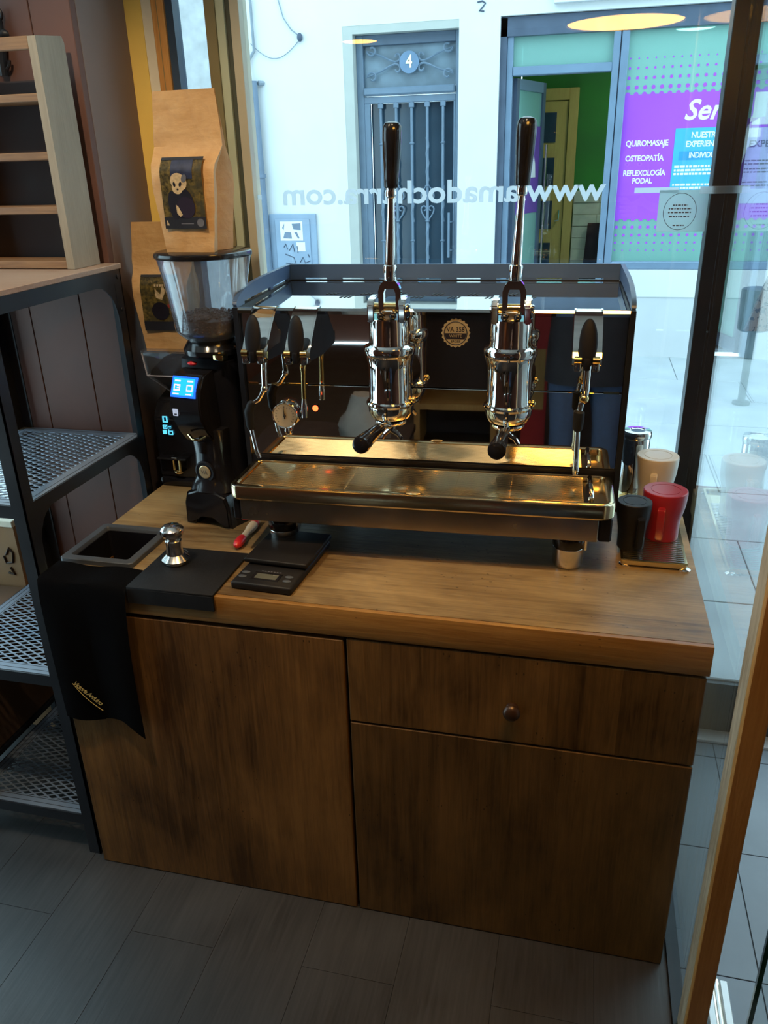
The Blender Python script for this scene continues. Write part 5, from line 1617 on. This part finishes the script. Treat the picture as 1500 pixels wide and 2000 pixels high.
for z in (1.553, 1.465):
    MB().lathe([(0, 0), (0.006, 0), (0.0055, 0.003), (0, 0.0035)], 12, (RX1 + 0.0002, RY1 - 0.018, z), Matrix.Rotation(PI / 2, 4, 'Y')).build('bolt', 'rack', rk, world=True)
MB().box(RX0 - 0.004, RX1 + 0.004, RY0 - 0.004, RY1 + 0.004, 1.5725, 1.586, 0.0015).build('top_board', 'rack_top', rk, world=True)

# wooden wall shelf standing on the rack
cr = thing('wooden_shelf_unit', 'worn wooden open shelf unit with dark back standing on top of the rack', 'shelf unit', (-0.24, 0.51, 1.5865))
for a, b in ((-0.084, -0.062), (-0.44, -0.418)):
    MB().prism([(0.452, 1.587), (0.452, 2.115), (0.560, 2.126), (0.568, 2.112), (0.572, 1.587)], 'x', a, b).build('side_board', 'crate', cr, world=True)
for z, yb in ((1.978, 0.567), (1.848, 0.567), (1.722, 0.567), (1.588, 0.567)):
    bx('shelf_board', 'crate_shelf', cr, -0.4175, -0.0845, 0.455, yb - 0.003, z, z + 0.018, bev=0.0015)
bx('top_rail', 'crate_shelf', cr, -0.4175, -0.0845, 0.453, 0.468, 2.088, 2.116, bev=0.0015)
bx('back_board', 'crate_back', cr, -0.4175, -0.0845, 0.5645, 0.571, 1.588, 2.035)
orn = thing('wrought_iron_ornament', 'black wrought iron finial hook on the brown wall above the wooden shelf unit', 'ornament', (-0.255, 0.59, 2.1))
mb = MB()
mb.tube([(-0.262, 0.588, 2.05), (-0.258, 0.588, 2.10), (-0.252, 0.588, 2.14)], [0.010, 0.013, 0.016], 8)
mb.ball((-0.252, 0.588, 2.142), 0.026, 1.0, 0.35, 0.55)
mb.tube([(-0.251, 0.588, 2.15), (-0.248, 0.588, 2.175)], [0.010, 0.008], 8)
mb.build('stem', 'rack', orn, world=True)
MB().tube([(-0.247 + 0.009 * math.cos(2 * PI * i / 16), 0.588, 2.186 + 0.012 * math.sin(2 * PI * i / 16)) for i in range(16)], 0.004, 6, True).build('eye', 'rack', orn, world=True)
MB().tube([(-0.262 + 0.024 * math.cos(PI + PI * i / 10), 0.586, 2.085 + 0.022 * math.sin(PI + PI * i / 10)) for i in range(11)], 0.004, 6).build('curl', 'rack', orn, world=True)

# boxes left of the rack
c1 = thing('cardboard_box', 'tall brown cardboard box with dark print behind the mesh rack', 'box', (-0.66, 0.66, 0.0))
bxo = MB().box(-0.74, -0.475, 0.50, 0.63, 0.0, 0.79, 0.003).build('carton', 'cardboard', c1, world=True)
MB().box(-0.74, -0.475, 0.495, 0.635, 0.7905, 0.812, 0.002).build('lid_flap', 'cream_paint', c1, world=True)
mb = MB()
mb.tube([(-0.525, 0.498, 0.69), (-0.510, 0.498, 0.715), (-0.498, 0.498, 0.70), (-0.505, 0.498, 0.665), (-0.53, 0.498, 0.66), (-0.535, 0.498, 0.685)], 0.004, 5)
mb.tube([(-0.52, 0.498, 0.645), (-0.508, 0.498, 0.62), (-0.53, 0.498, 0.625)], 0.004, 5)
mb.build('printed_mark', 'marker', c1, world=True)
c2 = thing('cardboard_box', 'darker brown cardboard box low on the floor beside the rack', 'box', (-0.66, 0.20, 0.0))
MB().box(-0.74, -0.445, 0.03, 0.49, 0.17, 0.58, 0.003).build('carton', 'cardboard_dark', c2, world=True)

c3 = thing('low_stand', 'low black steel stand under the darker cardboard box', 'stand', (-0.66, 0.26, 0.0))
MB().box(-0.74, -0.44, 0.025, 0.495, 0.150, 0.169, 0.001).build('stand_top', 'rack', c3, world=True)
for x_ in (-0.735, -0.465):
    for y_ in (0.03, 0.47):
        MB().box(x_, x_ + 0.02, y_, y_ + 0.02, 0.0, 0.1498).build('leg', 'rack', c3, world=True)
g3 = thing('small_carton', 'small green and white carton standing behind the tall cardboard box', 'carton', (-0.58, 0.69, 0.0))
MB().box(-0.62, -0.535, 0.665, 0.72, 0.0, 0.66, 0.002).build('carton', 'white_paint', g3, world=True)
MB().box(-0.62, -0.535, 0.6625, 0.6645, 0.40, 0.56).build('green_band', plain('green_band', (0.10, 0.38, 0.10), 0.5), g3, world=True)

# ================================================================== LAMPS
def pendant(label, x, y, z, r):
    p = thing('pendant_lamp', label, 'lamp', (x, y, z))
    MB().lathe([(r * 0.98, 0.0), (r, 0.012), (r * 0.93, 0.04), (r * 0.45, 0.075), (0.03, 0.09), (0, 0.092)], 32).build('shade', 'lamp_shade', p)
    MB().lathe([(0, 0.004), (r * 0.96, 0.004), (r * 0.96, 0.012), (0, 0.012)], 32).build('diffuser', 'lamp_diffuser', p)
    MB().cyl((0, 0, 0.09), (0, 0, 3.05 - z), 0.004, seg=8).build('cord', 'rack', p)
    return p
pendant('wide disc pendant lamp hanging over the front of the counter', 1.31, -0.40, 2.285, 0.225)
pendant('disc pendant lamp hanging deep in the room', -0.92, -4.85, 2.83, 0.165)
def added_spot(label, x, y, w, aim=(0, 0, -1), cone=110):  # unseen ceiling spotlights added to brighten the dark interior
    p = thing('added_spotlight', label, 'lamp', (x, y, 3.05), 0.0, 'added warm ceiling spotlights')
    MB().lathe([(0.052, -0.001), (0.070, -0.001), (0.072, -0.004), (0.066, -0.012), (0.054, -0.012), (0.050, -0.004)], 28).build('ring', 'steel', p)
    ld = bpy.data.lights.new('spotlight_beam', 'SPOT')
    ld.shadow_soft_size = 0.045
    ld.energy = w
    ld.color = DOWN_COL
    ld.spot_size = math.radians(cone)
    ld.spot_blend = 0.6
    lo = bpy.data.objects.new('spotlight_beam', ld)
    lo.location = (0, 0, -0.006)
    lo.rotation_euler = Vector(aim).to_track_quat('-Z', 'Y').to_euler()
    lo.parent = p
    link_obj(lo)
added_spot('added unseen spotlight above the coffee grinders', 0.15, -0.60, 125.0, (0.12, 1.0, -1.45), 62)
added_spot('added unseen spotlight above the cabinet drawer', 1.05, -0.55, 40.0, (0.0, 0.9, -1.9), 60)
added_spot('added fill spotlight nearest the left wall', -0.9, -1.5, 4.0)
added_spot('added fill spotlight behind the person with the phone', 0.6, -2.6, 8.0)
added_spot('added fill spotlight far back in the room', -0.6, -3.9, 45.0)

# ================================================================== BEHIND THE VIEWER
# photographer, seen mirrored in the machine
def skin_body(name, m, parent, joints, edges, sub=2):
    me = bpy.data.meshes.new(name)
    me.from_pydata([j[0] for j in joints], edges, [])
    o = bpy.data.objects.new(name, me)
    link_obj(o)
    o.parent = parent
    sk_ = o.modifiers.new('skin', 'SKIN')
    ss = o.modifiers.new('sub', 'SUBSURF')
    ss.levels = ss.render_levels = sub
    sv = me.skin_vertices[0].data
    for i, j in enumerate(joints):
        sv[i].radius = j[1]
        sv[i].use_root = i == 0
    sk_.use_smooth_shade = True
    dg_ = bpy.context.evaluated_depsgraph_get()
    me2 = bpy.data.meshes.new_from_object(o.evaluated_get(dg_))
    o.modifiers.clear()
    o.data = me2
    me2.materials.clear()
    me2.materials.append(M[m])
    WM[o.name] = WM[parent.name]
    return o
pe = thing('person', 'person in black jacket and blue jeans holding a phone, mirrored in the coffee machine', 'person', (1.45, -1.98, 0))
J = [((0, 0, 0.98), (0.165, 0.12)), ((0, 0, 1.15), (0.155, 0.115)), ((0, 0.0, 1.38), (0.185, 0.125)), ((0, 0, 1.52), (0.12, 0.085)), ((0, 0.01, 1.62), (0.058, 0.058)), ((0, 0.02, 1.72), (0.082, 0.10)), ((0, 0.02, 1.82), (0.078, 0.092)), ((0, 0.01, 1.875), (0.04, 0.05)),
     ((-0.20, 0, 1.49), (0.068, 0.065)), ((-0.25, 0.10, 1.24), (0.052, 0.052)), ((-0.22, 0.30, 1.50), (0.034, 0.034)), ((0.20, 0, 1.49), (0.068, 0.065)), ((0.24, 0.10, 1.24), (0.052, 0.052)), ((0.0, 0.33, 1.50), (0.034, 0.034)),
     ((-0.10, 0, 0.88), (0.10, 0.10)), ((-0.11, 0.01, 0.50), (0.068, 0.068)), ((-0.12, -0.02, 0.08), (0.045, 0.05)), ((0.10, 0, 0.88), (0.10, 0.10)), ((0.11, 0.01, 0.50), (0.068, 0.068)), ((0.12, -0.02, 0.08), (0.045, 0.05))]
Ed = [(0, 1), (1, 2), (2, 3), (3, 4), (4, 5), (5, 6), (6, 7), (3, 8), (8, 9), (9, 10), (3, 11), (11, 12), (12, 13), (0, 14), (14, 15), (15, 16), (0, 17), (17, 18), (18, 19)]
body = skin_body('body', 'skin', pe, J, Ed)
mb = MB()
mb.loft([ell(0.235, 0.165, 0.0, 0.74, 24, 2.4), ell(0.225, 0.160, 0, 0.95, 24, 2.4), ell(0.205, 0.150, 0, 1.15, 24, 2.4), ell(0.232, 0.155, 0, 1.38, 24, 2.4), ell(0.205, 0.125, 0, 1.50, 24, 2.4), ell(0.085, 0.08, 0.0, 1.57, 24, 2.2), ell(0.075, 0.075, 0.005, 1.61, 24, 2)])
mb.build('jacket', 'jacket', pe)
for s in (-1, 1):
    hx_ = -0.22 if s < 0 else 0.0
    MB().tube([(s * 0.17, 0, 1.49), (s * 0.235, 0.03, 1.40), (s * 0.255, 0.10, 1.235), (s * 0.24 + (hx_ - s * 0.24) * 0.5, 0.20, 1.36), (hx_ + s * 0.01, 0.29, 1.48)], [0.085, 0.08, 0.068, 0.055, 0.045], 14).build('sleeve', 'jacket', pe)
    MB().tube([(s * 0.10, 0, 0.95), (s * 0.105, 0, 0.75), (s * 0.112, 0.01, 0.50), (s * 0.12, -0.01, 0.10), (s * 0.12, -0.01, 0.035)], [0.125, 0.112, 0.082, 0.070, 0.072], 16).build('trouser_leg', 'jeans', pe)
    MB().loft([[(s * 0.12 + x_ * 0.046, y_, 0.0) for x_, y_ in ((-1, -0.09), (1, -0.09), (1.05, 0.12), (0.4, 0.19), (-0.4, 0.19), (-1.05, 0.12))], [(s * 0.12 + x_ * 0.044, y_, 0.05) for x_, y_ in ((-1, -0.08), (1, -0.08), (1.0, 0.10), (0.4, 0.17), (-0.4, 0.17), (-1.0, 0.10))], [(s * 0.12 + x_ * 0.036, y_, 0.10) for x_, y_ in ((-1, -0.07), (1, -0.07), (1, 0.03), (0.4, 0.05), (-0.4, 0.05), (-1, 0.03))]]).build('shoe', 'shoe', pe)
    # palm and five fingers round the phone
    px = hx_
    MB().loft([ell(0.028, 0.030, 0.31, 1.50, 12, 3), ell(0.036, 0.024, 0.335, 1.535, 12, 3), ell(0.038, 0.018, 0.345, 1.575, 12, 3)]).bm.free() if False else None
    mb = MB()
    mb.ball((px, 0.335, 1.545), 0.036, 1.0, 0.55, 1.25, 12, 8)
    for k, ln in enumerate((0.050, 0.062, 0.066, 0.058)):
        z_ = 1.515 + 0.021 * k
        mb.tube([(px + s * 0.01, 0.350, z_), (px - s * 0.015, 0.372, z_ + 0.004), (px - s * 0.035, 0.374, z_ + 0.006), (px - s * ln * 0.95, 0.362, z_ + 0.006)], [0.010, 0.0095, 0.009, 0.007], 8)
    mb.tube([(px - s * 0.01, 0.325, 1.575), (px - s * 0.03, 0.335, 1.60), (px - s * 0.052, 0.345, 1.605)], [0.012, 0.0105, 0.008], 8)
    mb.build('hand', 'skin', pe)
mb = MB()
mb.ball((0, 0.005, 1.805), 0.105, 0.90, 1.02, 0.98, 18, 12)
bmesh.ops.delete(mb.bm, geom=[v for v in mb.bm.verts if v.co.y > 0.055 and v.co.z < 1.845 or v.co.z < 1.74], context='VERTS')
bmesh.ops.solidify(mb.bm, geom=list(mb.bm.faces), thickness=-0.006)
mb.build('hair', 'hair', pe)
for s in (-1, 1):
    MB().ball((s * 0.034, 0.105, 1.775), 0.012, 1.2, 0.6, 0.8).build('eye', 'white_paint', pe)
    MB().ball((s * 0.034, 0.1115, 1.775), 0.0055).build('iris', 'hair', pe)
    MB().ball((s * 0.086, 0.01, 1.765), 0.028, 0.35, 0.7, 1.1).build('ear', 'skin', pe)
MB().tube([(0, 0.105, 1.785), (0, 0.125, 1.752), (0, 0.118, 1.742)], [0.009, 0.014, 0.009], 8).build('nose', 'skin', pe)
MB().ball((0, 0.108, 1.712), 0.022, 1.0, 0.35, 0.30).build('mouth', 'red_pack', pe)
phn = MB().box(1.45 - 0.192, 1.45 - 0.028, -1.98 + 0.352, -1.98 + 0.360, 1.505, 1.590, 0.004, 2).build('phone', 'black_gloss', None)
tag(phn, 'black phone held sideways by the person in the black jacket', 'phone')

tc = thing('tan_cabinet', 'tan wooden display cabinet against the far side of the room', 'cabinet', (0.66, -3.1, 0))
T_ = lambda n, m, *b, **k: bx(n, m, tc, *b, **k)
T_('side_board', 'tan_wood', 0.38, 0.42, -3.3, -2.9, 0.0, 1.0)
T_('side_board', 'tan_wood', 0.90, 0.94, -3.3, -2.9, 0.0, 1.0)
T_('top_board', 'tan_wood', 0.38, 0.94, -3.3, -2.9, 1.0, 1.05)
T_('shelf_board', 'tan_wood', 0.42, 0.90, -3.3, -2.9, 0.28, 0.32)
T_('back_board', 'crate_back', 0.42, 0.90, -3.30, -3.28, 0.0, 1.0)
rb = thing('red_carton', 'red carton with a cream panel beside the tan cabinet', 'carton', (1.12, -3.0, 0))
MB().box(1.10, 1.26, -3.2, -2.9, 0.0, 0.98, 0.004).build('carton', 'red_pack', rb, world=True)
MB().box(1.12, 1.24, -2.899, -2.896, 0.30, 0.70).build('panel', 'tan_wood', rb, world=True)
stl = thing('low_table', 'low dark wooden table behind the viewer', 'table', (0.1, -2.35, 0))
MB().box(-0.55, 0.42, -2.70, -2.05, 0.20, 0.24, 0.004).build('table_top', 'crate_back', stl, world=True)
for x in (-0.50, 0.37):
    for y in (-2.65, -2.10):
        MB().box(x - 0.025, x + 0.025, y - 0.025, y + 0.025, 0.0, 0.1995).build('leg', 'crate_shelf', stl, world=True)
wb = thing('white_carrier_bag', 'white plastic carrier bag slumped on the low table', 'bag', (0.16, -2.3, 0.2405))
random.seed(3)
rings = []
for i in range(9):
    f = i / 8
    r_ = 0.15 * (1 - 0.45 * f) * (0.85 + 0.3 * math.sin(PI * min(1, f * 1.3)))
    rings.append([(r_ * 1.1 * math.cos(2 * PI * k / 20) * random.uniform(0.88, 1.1), r_ * 0.8 * math.sin(2 * PI * k / 20) * random.uniform(0.88, 1.1), 0.30 * f + random.uniform(0, 0.012) * (i > 0)) for k in range(20)])
MB().loft(rings).build('sack', 'bag_white', wb, angle=60)
MB().ball((0.03, -0.125, 0.09), 0.03, 1.0, 0.3, 0.8).build('red_print', 'red_pack', wb)

# hanging speckled cloth
hs = thing('hanging_cloth', 'white cloth with dark speckles hanging outside beyond the side glass', 'cloth', (1.74, 0.80, 1.40))
mb = MB()
mb.loft([[(1.645, 0.80, 1.395), (1.85, 0.80, 1.395), (1.85, 0.82, 1.395), (1.645, 0.82, 1.395)], [(1.648, 0.80, 1.402), (1.85, 0.80, 1.402), (1.85, 0.82, 1.402), (1.648, 0.82, 1.402)], [(1.705, 0.80, 1.61), (1.80, 0.80, 1.61), (1.80, 0.82, 1.61), (1.705, 0.82, 1.61)]])
t = NT('speckled_cloth')
c = t.coord()
f_ = t.math('GREATER_THAN', t.noise(c, 60, 3, 0.6, 0.8), 0.56)
t.bsdf(t.mix(f_, (0.80, 0.82, 0.82), (0.08, 0.10, 0.12)), 0.8)
M['speckle'] = t.m
mb.build('cloth', 'speckle', hs, world=True)
MB().tube([(1.752, 0.81, 1.61), (1.752, 0.81, 2.45)], 0.003, 6).build('cord', 'cable', hs, world=True)
